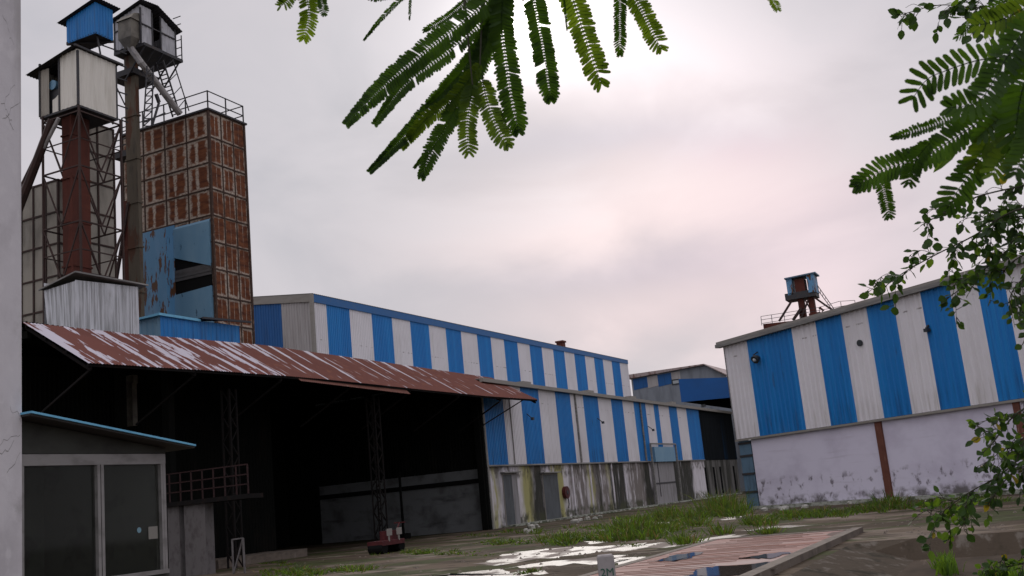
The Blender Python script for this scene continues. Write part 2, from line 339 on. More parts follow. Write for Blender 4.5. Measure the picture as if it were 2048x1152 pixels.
M['grass'] = leafmat('grass_green', (.050, .082, .018), (.10, .16, .015), .4)
# rust grid: UV in panel units
def rustgrid(name='rusted_painted_panels', midw=1.5, midc=.42, tha=.34, thb=-.025):
    m = bpy.data.materials.new(name); m.use_nodes = True; t = m.node_tree; n = t.nodes; l = t.links; n.clear()
    out = n.new('ShaderNodeOutputMaterial'); p = n.new('ShaderNodeBsdfPrincipled'); l.new(p.outputs[0], out.inputs[0]); p.inputs['Roughness'].default_value = .8; p.inputs['Specular IOR Level'].default_value = .2
    c = n.new('ShaderNodeTexCoord'); sp = n.new('ShaderNodeSeparateXYZ'); l.new(c.outputs['UV'], sp.inputs[0])
    def mt(op, a, b=None, cc=None):
        q = n.new('ShaderNodeMath'); q.operation = op
        for i, v in enumerate((a, b, cc)):
            if v is None: continue
            if hasattr(v, 'is_linked'): l.new(v, q.inputs[i])
            else: q.inputs[i].default_value = v
        return q.outputs[0]
    def noise(sx, sy, det, off):
        mpn = n.new('ShaderNodeMapping'); l.new(c.outputs['UV'], mpn.inputs[0]); mpn.inputs['Scale'].default_value = (sx, sy, 1); mpn.inputs['Location'].default_value = (off, off*2, 0)
        x = n.new('ShaderNodeTexNoise'); x.inputs['Scale'].default_value = 1; x.inputs['Detail'].default_value = det; x.inputs['Roughness'].default_value = .65; l.new(mpn.outputs[0], x.inputs['Vector']); return x.outputs['Fac']
    wob = mt('MULTIPLY', mt('SUBTRACT', noise(2, 3, 4, 3.1), .5), .30)
    fu = mt('FRACT', sp.outputs[0]); fv = mt('FRACT', sp.outputs[1])
    eu = mt('MINIMUM', fu, mt('SUBTRACT', 1, fu)); ev = mt('MINIMUM', fv, mt('SUBTRACT', 1, fv))
    mid = mt('ADD', mt('MULTIPLY', mt('ABSOLUTE', mt('SUBTRACT', fu, midc)), midw), .03)   # ragged stripe down the middle of each panel
    e = mt('MINIMUM', mt('MINIMUM', mt('MULTIPLY', eu, .9), mt('MULTIPLY', ev, 1.3)), mid)
    e = mt('ADD', e, wob)
    amt = noise(.55, .4, 2, 8.7)     # some panels keep more paint than others
    th = mt('MULTIPLY_ADD', amt, tha, thb)
    r = n.new('ShaderNodeMapRange'); r.interpolation_type = 'SMOOTHSTEP'; l.new(mt('SUBTRACT', th, e), r.inputs[0]); r.inputs[1].default_value = -.02; r.inputs[2].default_value = .09
    fine = noise(9, 12, 4, 5.5); q2 = n.new('ShaderNodeMapRange'); l.new(fine, q2.inputs[0]); q2.inputs[1].default_value = .30; q2.inputs[2].default_value = .52
    pf = mt('MULTIPLY', mt('MULTIPLY', r.outputs[0], q2.outputs[0]), .92)
    rust = n.new('ShaderNodeMix'); rust.data_type = 'RGBA'; q3 = n.new('ShaderNodeMapRange'); l.new(noise(1.3, 5, 5, 1.9), q3.inputs[0]); q3.inputs[1].default_value = .35; q3.inputs[2].default_value = .68
    l.new(q3.outputs[0], rust.inputs[0]); rust.inputs[6].default_value = (.070, .021, .011, 1); rust.inputs[7].default_value = (.19, .066, .026, 1)
    mx = n.new('ShaderNodeMix'); mx.data_type = 'RGBA'; l.new(pf, mx.inputs[0]); l.new(rust.outputs[2], mx.inputs[6]); mx.inputs[7].default_value = (.42, .36, .30, 1)
    l.new(mx.outputs[2], p.inputs['Base Color'])
    return m
M['rustgrid'] = rustgrid()
M['rustgrid_b'] = rustgrid('rusted_narrow_panels', 6, .5, .34, -.02)
def glassmat():
    m = bpy.data.materials.new('dusty_glass'); m.use_nodes = True; t = m.node_tree; n = t.nodes; l = t.links; n.clear()
    out = n.new('ShaderNodeOutputMaterial'); a = n.new('ShaderNodeBsdfTransparent'); g = n.new('ShaderNodeBsdfGlossy'); g.inputs['Roughness'].default_value = .05; d = n.new('ShaderNodeBsdfDiffuse'); d.inputs[0].default_value = (.12, .12, .11, 1)
    a.inputs[0].default_value = (.78, .80, .78, 1)
    fr = n.new('ShaderNodeFresnel'); fr.inputs[0].default_value = 1.18
    x = n.new('ShaderNodeMixShader'); l.new(fr.outputs[0], x.inputs[0]); l.new(a.outputs[0], x.inputs[1]); l.new(g.outputs[0], x.inputs[2])
    y = n.new('ShaderNodeMixShader'); y.inputs[0].default_value = .06; l.new(x.outputs[0], y.inputs[1]); l.new(d.outputs[0], y.inputs[2]); l.new(y.outputs[0], out.inputs[0]); return m
M['glass'] = glassmat()
def watermat():
    m = bpy.data.materials.new('puddle_water'); m.use_nodes = True; t = m.node_tree; n = t.nodes; l = t.links; n.clear()
    out = n.new('ShaderNodeOutputMaterial'); p = n.new('ShaderNodeBsdfPrincipled'); l.new(p.outputs[0], out.inputs[0])
    p.inputs['Base Color'].default_value = (.055, .042, .032, 1); p.inputs['Roughness'].default_value = .06; p.inputs['Specular IOR Level'].default_value = .9; p.inputs['IOR'].default_value = 1.45
    c = n.new('ShaderNodeTexCoord'); x = n.new('ShaderNodeTexNoise'); x.inputs['Scale'].default_value = 1.5; x.inputs['Detail'].default_value = 3; l.new(c.outputs['Object'], x.inputs['Vector'])
    b = n.new('ShaderNodeBump'); b.inputs['Strength'].default_value = .12; b.inputs['Distance'].default_value = .01; l.new(x.outputs['Fac'], b.inputs['Height']); l.new(b.outputs[0], p.inputs['Normal']); return m
M['water'] = watermat()
def wetmat():
    m = bpy.data.materials.new('wet_glaring_concrete'); m.use_nodes = True; t = m.node_tree; n = t.nodes; l = t.links; n.clear()
    out = n.new('ShaderNodeOutputMaterial'); p = n.new('ShaderNodeBsdfPrincipled'); l.new(p.outputs[0], out.inputs[0])
    p.inputs['Base Color'].default_value = (.19, .16, .14, 1); p.inputs['Specular IOR Level'].default_value = .16
    c = n.new('ShaderNodeTexCoord'); mp_ = n.new('ShaderNodeMapping'); l.new(c.outputs['Object'], mp_.inputs[0]); mp_.inputs['Scale'].default_value = (.6, .28, 1)
    x = n.new('ShaderNodeTexNoise'); x.inputs['Scale'].default_value = 1.4; x.inputs['Detail'].default_value = 5; l.new(mp_.outputs[0], x.inputs['Vector'])
    r = n.new('ShaderNodeMapRange'); l.new(x.outputs['Fac'], r.inputs[0]); r.inputs[1].default_value = .50; r.inputs[2].default_value = .58; r.inputs[3].default_value = .42; r.inputs[4].default_value = .95; l.new(r.outputs[0], p.inputs['Roughness'])
    x2 = n.new('ShaderNodeTexNoise'); x2.inputs['Scale'].default_value = 9; l.new(c.outputs['Object'], x2.inputs['Vector'])
    b = n.new('ShaderNodeBump'); b.inputs['Strength'].default_value = .5; b.inputs['Distance'].default_value = .03; l.new(x2.outputs['Fac'], b.inputs['Height']); l.new(b.outputs[0], p.inputs['Normal']); return m
M['wet'] = wetmat()
M['ground'] = mat('dirty_yard', (.098, .074, .054), [((.165, .135, .11), (.16, .22), 5, .50, .60, .75), ((.050, .038, .027), (.35, .13), 6, .44, .55, .9), ((.20, .165, .14), (.7, .35), 6, .57, .63, .7), ((.040, .048, .018), (.30, .22), 6, .49, .57, .85), ((.022, .018, .013), (1.8, .9), 5, .56, .64, .85)], .95, bump=(1.2, .8, .06), spec=.05)
M['lowground'] = mat('brown_road', (.060, .045, .034), [((.035, .027, .02), (.3, .8), 5, .42, .62, .8), ((.13, .10, .08), (.15, 1.6), 4, .62, .72, .7)], .95, bump=(2, .4, .03), spec=.05)
M['bank'] = mat('muddy_bank', (.055, .043, .032), [((.12, .105, .09), (1.5, 2.5), 5, .52, .65, .8), ((.02, .018, .012), (.7, 1.4), 4, .52, .68, .9)], .95, bump=(3, .6, .05), spec=.05)
# ------------------------------------------------------------------ ground
def ground():
    us = [-600, -250, -120, -90, -75, -66, -60, -55, -50, -47, -44, -42, -41, -40, -39.4, -38.6, -37, -35, -30, -20, -10, 0, 20, 60, 120, 300, 900]
    vs = [-600, -200, -80, -30, -10, 0, 10, 18, 22, 25, 28, 29.35, 29.9, 30.7, 31.5, 33, 36, 40, 50, 80, 200, 600]
    def h(u, v):
        a = max(0, min(1, (-38.6-u)/.8)); b_ = max(0, min(1, (v-29.35)/1.35))
        # the low road runs only past the deck; it climbs back to the yard near the camera
        c = max(0, min(1, (u+62)/6))
        return -.42*a*b_*c
    mb = MB()
    for i in range(len(us)-1):
        for j in range(len(vs)-1):
            q = [(us[i], vs[j]), (us[i+1], vs[j]), (us[i+1], vs[j+1]), (us[i], vs[j+1])]
            uc = (us[i]+us[i+1])/2; vc = (vs[j]+vs[j+1])/2
            m_ = 0
            if uc < -38.6 and uc > -62 and vc > 29.35: m_ = 1 if vc > 30.7 and uc < -39.4 else 2
            mb.poly([Y(a, b_, h(a, b_)) for a, b_ in q], m_, q)
    struct(mb.build('ground', [M['ground'], M['lowground'], M['bank']]))
ground()
def puddle(px, z=.004, jag=.35, seed=0):
    rnd = random.Random(seed)
    pts = [gnd(x, y, z) for x, y in px]
    out = []
    n = len(pts)
    for i in range(n):
        a, b_ = pts[i], pts[(i+1) % n]
        k = max(2, int((b_-a).length/.45))
        for j in range(k):
            p = a.lerp(b_, j/k); out.append(p+Vector((rnd.uniform(-1, 1)*jag, rnd.uniform(-1, 1)*jag*1.6, 0)))
    c = sum(out, Vector())/len(out)
    mb = MB(); mb.poly(out)
    me = mb.build('puddle', M['wet']); struct(me)
puddle([(960, 1127), (1000, 1112), (1045, 1103), (1100, 1096), (1165, 1092), (1230, 1090), (1300, 1087), (1400, 1079), (1475, 1068), (1490, 1071), (1430, 1084), (1330, 1094), (1230, 1103), (1130, 1112), (1060, 1120), (990, 1131)], seed=1)
puddle([(1010, 1138), (1060, 1127), (1140, 1118), (1235, 1112), (1275, 1118), (1230, 1124), (1110, 1131), (1040, 1140)], seed=2)
puddle([(1225, 1117), (1290, 1112), (1330, 1115), (1265, 1126), (1230, 1132)], .004, .2, seed=3)
puddle([(880, 1148), (960, 1141), (1060, 1143), (1090, 1149), (960, 1158), (870, 1160)], seed=4)
puddle([(1500, 1062), (1560, 1057), (1630, 1050), (1560, 1051), (1505, 1056)], .004, .3, seed=5)
puddle([(1300, 1046), (1340, 1043), (1355, 1045), (1320, 1049)], .004, .25, seed=6)
puddle([(1440, 1036), (1490, 1026), (1500, 1030), (1455, 1040)], .004, .25, seed=7)
puddle([(1175, 1083), (1230, 1080), (1240, 1083), (1190, 1087)], .004, .2, seed=8)
puddle([(1955, 1071), (2010, 1064), (2080, 1058), (2090, 1068), (2010, 1074)], -.416, .2, seed=9)

# ------------------------------------------------------------------ weighbridge deck
def deck():
    t = thing('weighbridge', Y(-42, 27, 0), 'long flat weighbridge deck with pinkish red striped plates and wet patches in the yard', 'weighbridge')
    mb = MB(); u0, u1, v0, v1 = -52, -35, 25.1, 28.75
    mb.box(u0, u1, v0, v1, -.3, .10)
    pk = mat('striped_deck_plate', (.25, .155, .135), [((.16, .045, .03), (3.2, .25), 4, .50, .58, .9), ((.33, .26, .24), (.5, .35), 4, .52, .66, .8), ((.05, .03, .025), (.25, .6), 4, .60, .64, .85), ((.10, .04, .03), (6, .6), 3, .55, .68, .6)], .75, spec=.15)
    mb.build('deck_plate', pk, t)
    rb = MB()
    k = u0+.3
    rnd = random.Random(5)
    while k < u1-.2:
        a = rnd.uniform(v0+.1, v0+1.2); b_ = rnd.uniform(v1-1.5, v1-.1)
        rb.box(k, k+.05, a, b_, .10, .108); k += rnd.choice((.32, .4, .55))
    rb.build('tread_bar', M['brownpaint'], t)
    kb = MB(); kb.box(u0, u1+.3, v1, v1+.28, -.5, .14); kb.box(u0, u1+.3, v0-.25, v0, -.3, .11); kb.box(u1, u1+.3, v0, v1, -.3, .115)
    kb.build('kerb', M['concrete'], t)
    for i, px in enumerate(([(1310, 1122), (1345, 1110), (1400, 1104), (1400, 1110), (1350, 1122)], [(1375, 1152), (1400, 1135), (1480, 1130), (1545, 1122), (1560, 1130), (1530, 1143), (1450, 1152)], [(1470, 1118), (1540, 1106), (1590, 1104), (1540, 1116)])):
        pm = MB(); pts = []
        rnd = random.Random(i)
        g = [gnd(x, y, .1125) for x, y in px]
        for a, b_ in zip(g, g[1:]+g[:1]):
            for j in range(5): pts.append(a.lerp(b_, j/5)+Vector((rnd.uniform(-.12, .12), rnd.uniform(-.2, .2), 0)))
        pm.poly(pts); pm.build('wet_patch', M['water'], t)
deck()

# ------------------------------------------------------------------ the long striped hall
def hall():
    t = thing('striped_warehouse', Y(26, -10, 0), 'long blue and white striped warehouse with a raised rear hall and mossy white base wall', 'warehouse')
    U1 = 53.0
    # base wall
    mb = MB(); mb.box(0, U1, -.25, 0, 0, 4.3)
    mb.uv = [[((mb.v[k]-BO).dot(D1), mb.v[k].z) for k in f] for f in mb.f]
    mb.build('base_wall', M['basewall'], t)
    mb = MB(); mb.box(U1, U1+15, -.25, 0, 0, 4.3); mb.build('far_base_wall', mat('dark_stained_wall', (.13, .125, .12), [((.03, .03, .025), (.5, .08), 5, .44, .56, .95), ((.05, .05, .04), (2.5, .3), 5, .5, .65, .8)], .9), t)  # stained wall, its colour darkened to stand in for the passage shade
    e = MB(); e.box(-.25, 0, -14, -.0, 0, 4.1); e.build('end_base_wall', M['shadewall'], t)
    d = MB(); d.box(-.4, -.25, -14, -.3, 3.15, 3.45); d.build('end_wall_beam', M['black'], t)
    # lower cladding
    xb = [975, 1013, 1051, 1087, 1120, 1150, 1177, 1206, 1232, 1255, 1278, 1301]
    us = [pv(x, 929-.0216*(x-978), 0)[0] for x in xb[1:]]
    more = [1317, 1327, 1347, 1363, 1382, 1397]
    us += [pv(x, 921, 0)[0] for x in more]
    cols = [(u+.35, (1 if i % 2 == 0 else 0)) for i, u in enumerate(us)]
    # narrow stripes beyond the downpipe follow the photo: white 1301-1317, blue, white, blue, white, blue
    cols = [(us[i]+.35, 1 if i % 2 == 0 else 0) for i in range(11)]
    cc = 0
    for i in range(11, 17): cols.append((us[i]+.35, cc)); cc = 1-cc
    cols.append((99, 1))
    mb = MB(); mb.corr(Y(-.35, .12, 4.28), Y(U1, .12, 4.22), Y(U1, .12, 10.0), Y(-.35, .12, 10.15), .25, .045, cols, P1)
    mb.build('lower_cladding', [M['white'], M['blue']], t)
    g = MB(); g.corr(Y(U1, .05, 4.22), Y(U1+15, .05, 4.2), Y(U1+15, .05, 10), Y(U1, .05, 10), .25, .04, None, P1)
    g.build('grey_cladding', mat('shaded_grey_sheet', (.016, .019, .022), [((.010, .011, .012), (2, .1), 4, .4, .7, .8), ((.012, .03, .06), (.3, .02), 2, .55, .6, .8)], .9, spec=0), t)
    # end cladding over the shed, its shade put into a near-black colour
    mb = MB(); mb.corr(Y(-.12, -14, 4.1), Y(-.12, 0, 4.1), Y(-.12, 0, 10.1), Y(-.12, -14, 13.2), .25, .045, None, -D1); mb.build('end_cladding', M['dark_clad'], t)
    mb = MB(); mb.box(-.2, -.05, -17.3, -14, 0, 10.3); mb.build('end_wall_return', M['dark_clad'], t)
    # corner trim, foot flashing, downpipes
    mb = MB(); mb.box(-.45, -.28, .02, .2, .0, 10.1); mb.build('corner_trim', M['trim'], t)
    mb = MB(); mb.box(-.35, U1, .0, .22, 4.17, 4.275); mb.build('drip_flashing', M['trim_dark'], t)
    mb = MB()
    for x in (1161, 1291): 
        u = pv(x, 900, .25)[0]; mb = MB(); mb.box(u-.06, u+.06, .18, .32, 4.3, 10.0); mb.build('downpipe', M['trim_dark'], t)
    u = pv(1028, 900, .2)[0]; mb = MB(); mb.box(u-.03, u+.03, .17, .22, 4.3, 9.2); mb.build('conduit', M['trim_dark'], t)
    # lean-to roof and eave
    mb = MB(); mb.corr(Y(-.6, .45, 10.12), Y(U1+15, .45, 10.0), Y(U1+15, -14, 11.7), Y(-.6, -14, 11.8), .25, .04, None, Vector((0, 0, 1))); mb.build('lower_roof', M['trim_dark'], t)
    mb = MB(); mb.hexa([Y(-.6, .2, 9.95), Y(U1+15, .2, 9.83), Y(U1+15, .5, 9.83), Y(-.6, .5, 9.95), Y(-.6, .2, 10.22), Y(U1+15, .2, 10.1), Y(U1+15, .5, 10.1), Y(-.6, .5, 10.22)]); mb.build('gutter', M['trim'], t)
    # rear hall
    V = -14
    xt = [652, 697.5, 741.7, 783, 820, 857, 890, 921, 953, 980.5, 1007, 1034.6, 1059, 1083.6, 1105.7, 1128, 1148.7, 1169.5, 1187.8, 1206, 1223, 1240, 1254]
    u0, z0 = pv(622, 588, V); u1, z1 = pv(1254, 721, V)
    us = [pv(x, 600+.215*(x-622), V)[0]-u0 for x in xt]
    cols = [(u, i % 2) for i, u in enumerate(us)]
    mb = MB(); mb.corr(Y(u0, V, 10.6), Y(u1, V, 10.6), Y(u1, V, z1-.45), Y(u0, V, z0-.45), .25, .045, cols, P1)
    mb.build('upper_cladding', [M['white'], M['blue']], t)
    mb = MB(); mb.hexa([Y(u0+.1, V, z0-.62), Y(u1, V, z1-.5), Y(u1, V+.12, z1-.5), Y(u0+.1, V+.12, z0-.62), Y(u0+.1, V, z0), Y(u1, V, z1), Y(u1, V+.12, z1), Y(u0+.1, V+.12, z0)]); mb.build('upper_fascia', M['fascia_blue'], t)
    mb = MB(); mb.box(u0-.15, u0+.12, V-.1, V+.15, 10, z0); mb.build('upper_corner_trim', M['trim'], t)
    # rear hall end, gable rising to the left
    va, za = pu(562, 592, u0); vb, zb = pu(500, 595, u0)
    wd = 26
    sl = (zb-z0)/(V-vb)
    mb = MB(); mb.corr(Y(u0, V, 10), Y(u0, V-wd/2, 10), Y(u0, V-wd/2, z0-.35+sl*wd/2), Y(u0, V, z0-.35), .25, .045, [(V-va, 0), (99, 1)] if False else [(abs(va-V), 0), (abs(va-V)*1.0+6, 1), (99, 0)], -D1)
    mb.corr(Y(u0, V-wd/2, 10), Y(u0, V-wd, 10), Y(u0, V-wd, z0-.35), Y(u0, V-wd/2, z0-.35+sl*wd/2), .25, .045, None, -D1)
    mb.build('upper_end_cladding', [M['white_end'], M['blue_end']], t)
    mb = MB()
    mb.hexa([Y(u0-.12, V, z0-.62), Y(u0-.02, V, z0-.62), Y(u0-.02, V-wd/2, z0-.62+sl*wd/2), Y(u0-.12, V-wd/2, z0-.62+sl*wd/2), Y(u0-.12, V, z0), Y(u0-.02, V, z0), Y(u0-.02, V-wd/2, z0+sl*wd/2), Y(u0-.12, V-wd/2, z0+sl*wd/2)]); mb.build('gable_trim', M['trim'], t)
    mb = MB(); r = .15
    for s_ in (0, 1):
        a, b_ = (V+r, V-wd/2) if s_ == 0 else (V-wd, V-wd/2)
        za_ = z0+.02; zb_ = z0+.02+abs(sl)*wd/2
        mb.corr(Y(u0-r, a, za_), Y(u1+r, a, za_-(z0-z1 if s_ == 0 else 0)), Y(u1+r, b_, zb_-(z0-z1)), Y(u0-r, b_, zb_), .25, .03, None, Vector((0, 0, 1)))
    mb.build('upper_roof', M['trim_dark'], t)
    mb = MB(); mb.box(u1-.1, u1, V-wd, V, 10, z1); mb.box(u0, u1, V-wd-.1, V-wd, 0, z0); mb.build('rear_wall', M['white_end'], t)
    # roof stack
    u, z = pv(1125, 690, V-.6); mb = MB(); mb.box(u-.42, u+.42, V-1.2, V-.4, z1-.5, z+.42); mb.box(u-.55, u+.55, V-1.3, V-.3, z+.3, z+.5); mb.build('roof_stack', M['rustleg'], t)
    # doors in the base wall
    for x0, x1, y0, y1, mm in ((1009, 1031, 950, 1042, 'door'), (1089, 1113, 950, 1038, 'door')):
        ua = pv(x0, 1000, 0)[0]; ub = pv(x1+5, 1000, 0)[0]; zt = pv(x0, y0, 0)[1]
        q = MB(); q.box(ua-.08, ub+.08, .002, .05, .12, zt+.1); fr_ = q.build('door_frame', M['trim'], t)
        q = MB(); q.box(ua, ua+(ub-ua)*.62, .04, .062, .12, zt); q.build('door_leaf', M['door'], fr_)
        q = MB(); q.box(ua+(ub-ua)*.62, ub, .04, .057, .12, zt); q.build('door_leaf', M['doorpale'] if x0 < 1050 else M['door'], fr_)
        q = MB(); q.box(ua-.3, ub+.2, .0, .35, zt+.12, zt+.2); q.build('lintel', M['trim_dark'], fr_)
    # tall framed doorway with a light blue hood
    ua = pv(1311, 950, .3)[0]; ub = pv(1350, 950, .3)[0]
    q = MB(); 
    for u in (pv(1302, 900, .5)[0], pv(1352, 900, .5)[0]): q.bar(Y(u, .5, 0), Y(u, .5, 5.9), .16, .16)
    q.bar(Y(pv(1302, 900, .5)[0], .5, 5.9), Y(pv(1352, 900, .5)[0], .5, 5.9), .14); q.build('entrance_frame', M['trim_dark'], t)
    q = MB(); q.box(ua-.1, ub+.1, .2, .55, 4.15, 5.6); q.build('hood', M['pale_blue'], t)
    q = MB(); q.box(ua-.3, ub+.2, .02, .2, .1, 4.1); dl = q.build('shutter_door', M['doorpale'], t)
    q = MB(); q.box(ua-.3, ub+.2, .2, .24, 2.0, 2.15); q.box(ua+1.2, ua+1.32, .2, .24, .8, 4.1); q.build('door_bar', M['steel'], dl)
    # pilasters on the base wall and dark openings further on
    q = MB()
    for x in (1147, 1183, 1227, 1252): 
        u = pv(x, 980, 0)[0]; q = MB(); q.box(u-.12, u+.12, 0, .08, .12, 4.15); q.build('pilaster', M['basewall'], t)
    for x in (1413, 1443, 1470, 1430): 
        u = pv(x, 960, 0)[0]; q = MB(); q.box(u-.35, u+.35, .0, .03, .3, 3.4); q.build('dark_slot', M['black'], t)
    # the base ledge
    q = MB(); q.box(1.5, U1+12, .0, .9, 0, .12); q.build('foot_ledge', M['plinth'], t)
    for x, y in ((1046, 767), (1174, 789), (1259, 797), (1340, 812)):   # small vents lying on the lower roof
        u, z = pv(x+8, y-4, .3); q = MB(); q.box(u-.7, u+.7, -.3, .3, 10.12, 10.42); q.build('roof_cap', M['trim'], t)
    # small floodlights
    for x, y in ((1057, 827), (1198, 836), (1299, 852)):
        u, z = pv(x, y, .3); l_ = thing('wall_floodlight', Y(u, .2, z), {1057: 'small dark floodlight on the blue stripe of the long warehouse below the rusty awning tip', 1198: 'small dark floodlight at the middle of the long warehouse wall', 1299: 'tiny dark floodlight next to the white downpipe above the hooded doorway'}[x], 'floodlight', 'floodlights on the long warehouse')
        q = MB(); q.bar(Y(u, .15, z), Y(u-.35, .75, z-.45), .05); q.build('bracket', M['lamp'], l_)
        q = MB(); q.box(u-.45, u-.25, .65, .85, z-.55, z-.35); q.build('lamp_head', M['lamp'], l_)
    # red hose reel sign
    u, z = pv(1131, 985, .1); s_ = thing('hose_reel', Y(u, .0, z), 'round red fire hose reel on the mossy yellow wall beside the second door', 'hose reel')
    q = MB(); q.tube([Y(u, .0, z), Y(u, .28, z)], .48, 20); q.build('drum', M['red'], s_)
    q = MB(); q.tube([Y(u, .28, z), Y(u, .31, z)], .16, 14); q.build('hub', M['lamp'], s_)
    q = MB(); q.tube([Y(u+.2, .2, z-.4), Y(u+.25, .2, z-.9), Y(u+.1, .2, z-1.2)], .05, 6); q.build('hose', M['steel'], s_)
hall()

# ------------------------------------------------------------------ open shed with the rusty awning
def shed():
    t = thing('open_shed', Y(-18, -7, 0), 'dark open fronted steel shed under a long peeling red sheet metal awning', 'shed')
    T = Vector((0, 0, 1))
    # awning: top edge at v=-1, lower edge out at v=2.6
    top = [pv(45, 645, -1), pv(260, 668, -1), pv(521, 690, -1), pv(740, 721, -1), pv(990, 757, -1)]
    low = [pv(177, 727, 2.5), pv(350, 737, 2.5), pv(600, 754, 2.5), pv(975, 793, 2.5), pv(1070, 799, 2.5)]
    def interp(c, u):
        if u <= c[0][0]: return c[0][1]
        for (a, b_), (c2, d2) in zip(c, c[1:]):
            if u <= c2: return b_+(d2-b_)*(u-a)/(c2-a)
        return c[-1][1]
    ua, ub = (top[0][0]+low[0][0])/2, (top[-1][0]+low[-1][0])/2
    segs = 14; mb = MB()
    for i in range(segs):
        a = ua+(ub-ua)*i/segs; b_ = ua+(ub-ua)*(i+1)/segs
        off = random.Random(i).uniform(-.04, .04)
        mb.corr(Y(a, 2.5+off, interp(low, a)), Y(b_+.04, 2.5+off, interp(low, b_)), Y(b_+.04, -1, interp(top, b_)+.0), Y(a, -1, interp(top, a)+.0), .16, .035, [(99, 1 if i < 4 else 0)], T, u0=a, prof='sine')
    mb.build('awning', [M['roofrust'], M['roofworn']], t)
    # ridge lip, purlins and rafters below the sheets
    mb = MB()
    for f in (.03, .35, .67, .97):
        for i in range(segs):
            a = ua+(ub-ua)*i/segs; b_ = ua+(ub-ua)*(i+1)/segs
            def pt(u): return Y(u, 2.5-3.5*f, interp(low, u)*(1-f)+interp(top, u)*f-.10)
            mb.bar(pt(a+.05), pt(b_), .08, .12)
    for i in range(0, segs+1, 2):
        a = ua+(ub-ua)*i/segs; a = min(max(a, ua+.2), ub-.2)
        mb.bar(Y(a, 2.4, interp(low, a)-.2), Y(a, -1, interp(top, a)-.2), .1, .12)
        if i < segs: mb.bar(Y(a, 2.3, interp(low, a)-.25), Y(a, -1, interp(low, a)-1.9), .08)
    mb.build('awning_frame', M['shedsteel'], t)
    # drooping loose sheet below the awning
    a0, a1 = pv(600, 752, 2.55)[0], pv(818, 775, 2.55)[0]
    mb = MB(); mb.corr(Y(a0, 2.62, interp(low, a0)-.22), Y(a1, 2.62, interp(low, a1)-.36), Y(a1, 2.2, interp(low, a1)+.1), Y(a0, 2.2, interp(low, a0)+.1), .16, .03, None, P1, prof='sine'); mb.build('loose_sheet', M['brownpaint'], t)
    # roof slab over the shed
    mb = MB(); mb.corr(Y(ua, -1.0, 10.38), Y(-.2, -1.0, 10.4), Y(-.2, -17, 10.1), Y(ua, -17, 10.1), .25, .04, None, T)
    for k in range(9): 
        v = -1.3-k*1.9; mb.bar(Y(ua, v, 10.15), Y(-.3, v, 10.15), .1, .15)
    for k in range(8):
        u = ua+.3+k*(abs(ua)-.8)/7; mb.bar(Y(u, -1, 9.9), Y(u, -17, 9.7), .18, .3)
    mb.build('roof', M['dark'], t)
    # rear wall, its gloom put into the near-black colour, and far blank wall
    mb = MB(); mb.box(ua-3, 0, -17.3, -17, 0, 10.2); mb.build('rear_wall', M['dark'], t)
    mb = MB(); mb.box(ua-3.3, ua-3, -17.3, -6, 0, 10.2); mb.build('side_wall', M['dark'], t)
    q = MB(); q.corr(Y(ua+1, -4.4, 0), Y(-17.5, -4.4, 0), Y(-17.5, -4.4, 9.8), Y(ua+1, -4.4, 9.8), .25, .04, None, P1); q.build('partition', M['dark'], t)  # near-black wall added to hide the tower bottoms and deepen the gloom
    # columns
    def lattice(x, y, ztop, name, w=.5, mm='shedsteel'):
        u, v = yg(x, y)
        if v > 1.6: u, v = pv(x, y-6, 1.2)[0], 1.2
        q = MB()
        for du in (-w/2, w/2):
            for dv in (-w/2, w/2): q.bar(Y(u+du, v+dv, 0), Y(u+du, v+dv, ztop), .07)
        n = int(ztop/.6)
        for k in range(n):
            z = k*ztop/n; s_ = 1 if k % 2 else -1
            for dv in (-w/2, w/2): q.bar(Y(u-w/2*s_, v+dv, z), Y(u+w/2*s_, v+dv, z+ztop/n), .04)
            for du in (-w/2, w/2): q.bar(Y(u+du, v-w/2*s_, z), Y(u+du, v+w/2*s_, z+ztop/n), .04)
        q.build(name, M[mm], t)
    lattice(765, 1104, 8.1, 'lattice_column')
    lattice(472, 1152, 7.9, 'lattice_column', .45)
    q = MB(); q.box(-1.1, -.45, -.3, .12, 0, 9.6); q.box(-.9, -.6, .12, .2, 0, 9.4); q.build('corner_column', M['dark'], t)
    q = MB(); q.box(-.62, -.56, .2, .26, 0, 9.0); q.build('corner_conduit', M['trim_dark'], t)
    u, v = yg(808, 1078); q = MB(); q.bar(Y(u, v, 0), Y(u, v, 4.2), .12); q.box(u-.4, u+.4, v-.3, v+.3, 0, .35); q.build('pipe_stand', M['dark'], t)
    # strut of the awning tip
    q = MB(); u, z = pv(1046, 800, 2.3); u2, z2 = pv(962, 853, .3); q.bar(Y(u, 2.3, z), Y(u2, .3, z2), .07); q.build('awning_strut', M['shedsteel'], t)
    # flat pale panels standing in for dim light through the rear wall
    q = MB()
    rnd = random.Random(3)
    for x, y, w, h_ in ((100, 780, .9, 3.6), (72, 795, 1.3, 2.4), (118, 745, .7, .8), (158, 790, .8, 3.2), (206, 770, .7, 1.0), (205, 810, 1.1, 2.2), (253, 760, .8, .4), (252, 810, .8, 2.0), (84, 745, .6, .9)):
        u = ua+8; v, z = pu(x, y, u)
        q = MB(); q.box(u, u+.3, v-w/2, v+w/2, z-h_/2, z+h_/2); q.build('light_patch', M['hopper'], t)
    q = MB()
    for x in (60, 145, 235, 330): 
        u = ua+7; v, z = pu(x, 800, u); q = MB(); q.box(u, u+.35, v-.2, v+.2, 0, 9.8); q.build('column', M['dark'], t)
    # raised kerb in front, left
    u, v = yg(545, 1120); q = MB(); q.box(u-5, u+1.5, v-1.5, v+1.0, 0, .38); q.build('loading_step', M['concrete'], t)
    return ua
UA = shed()
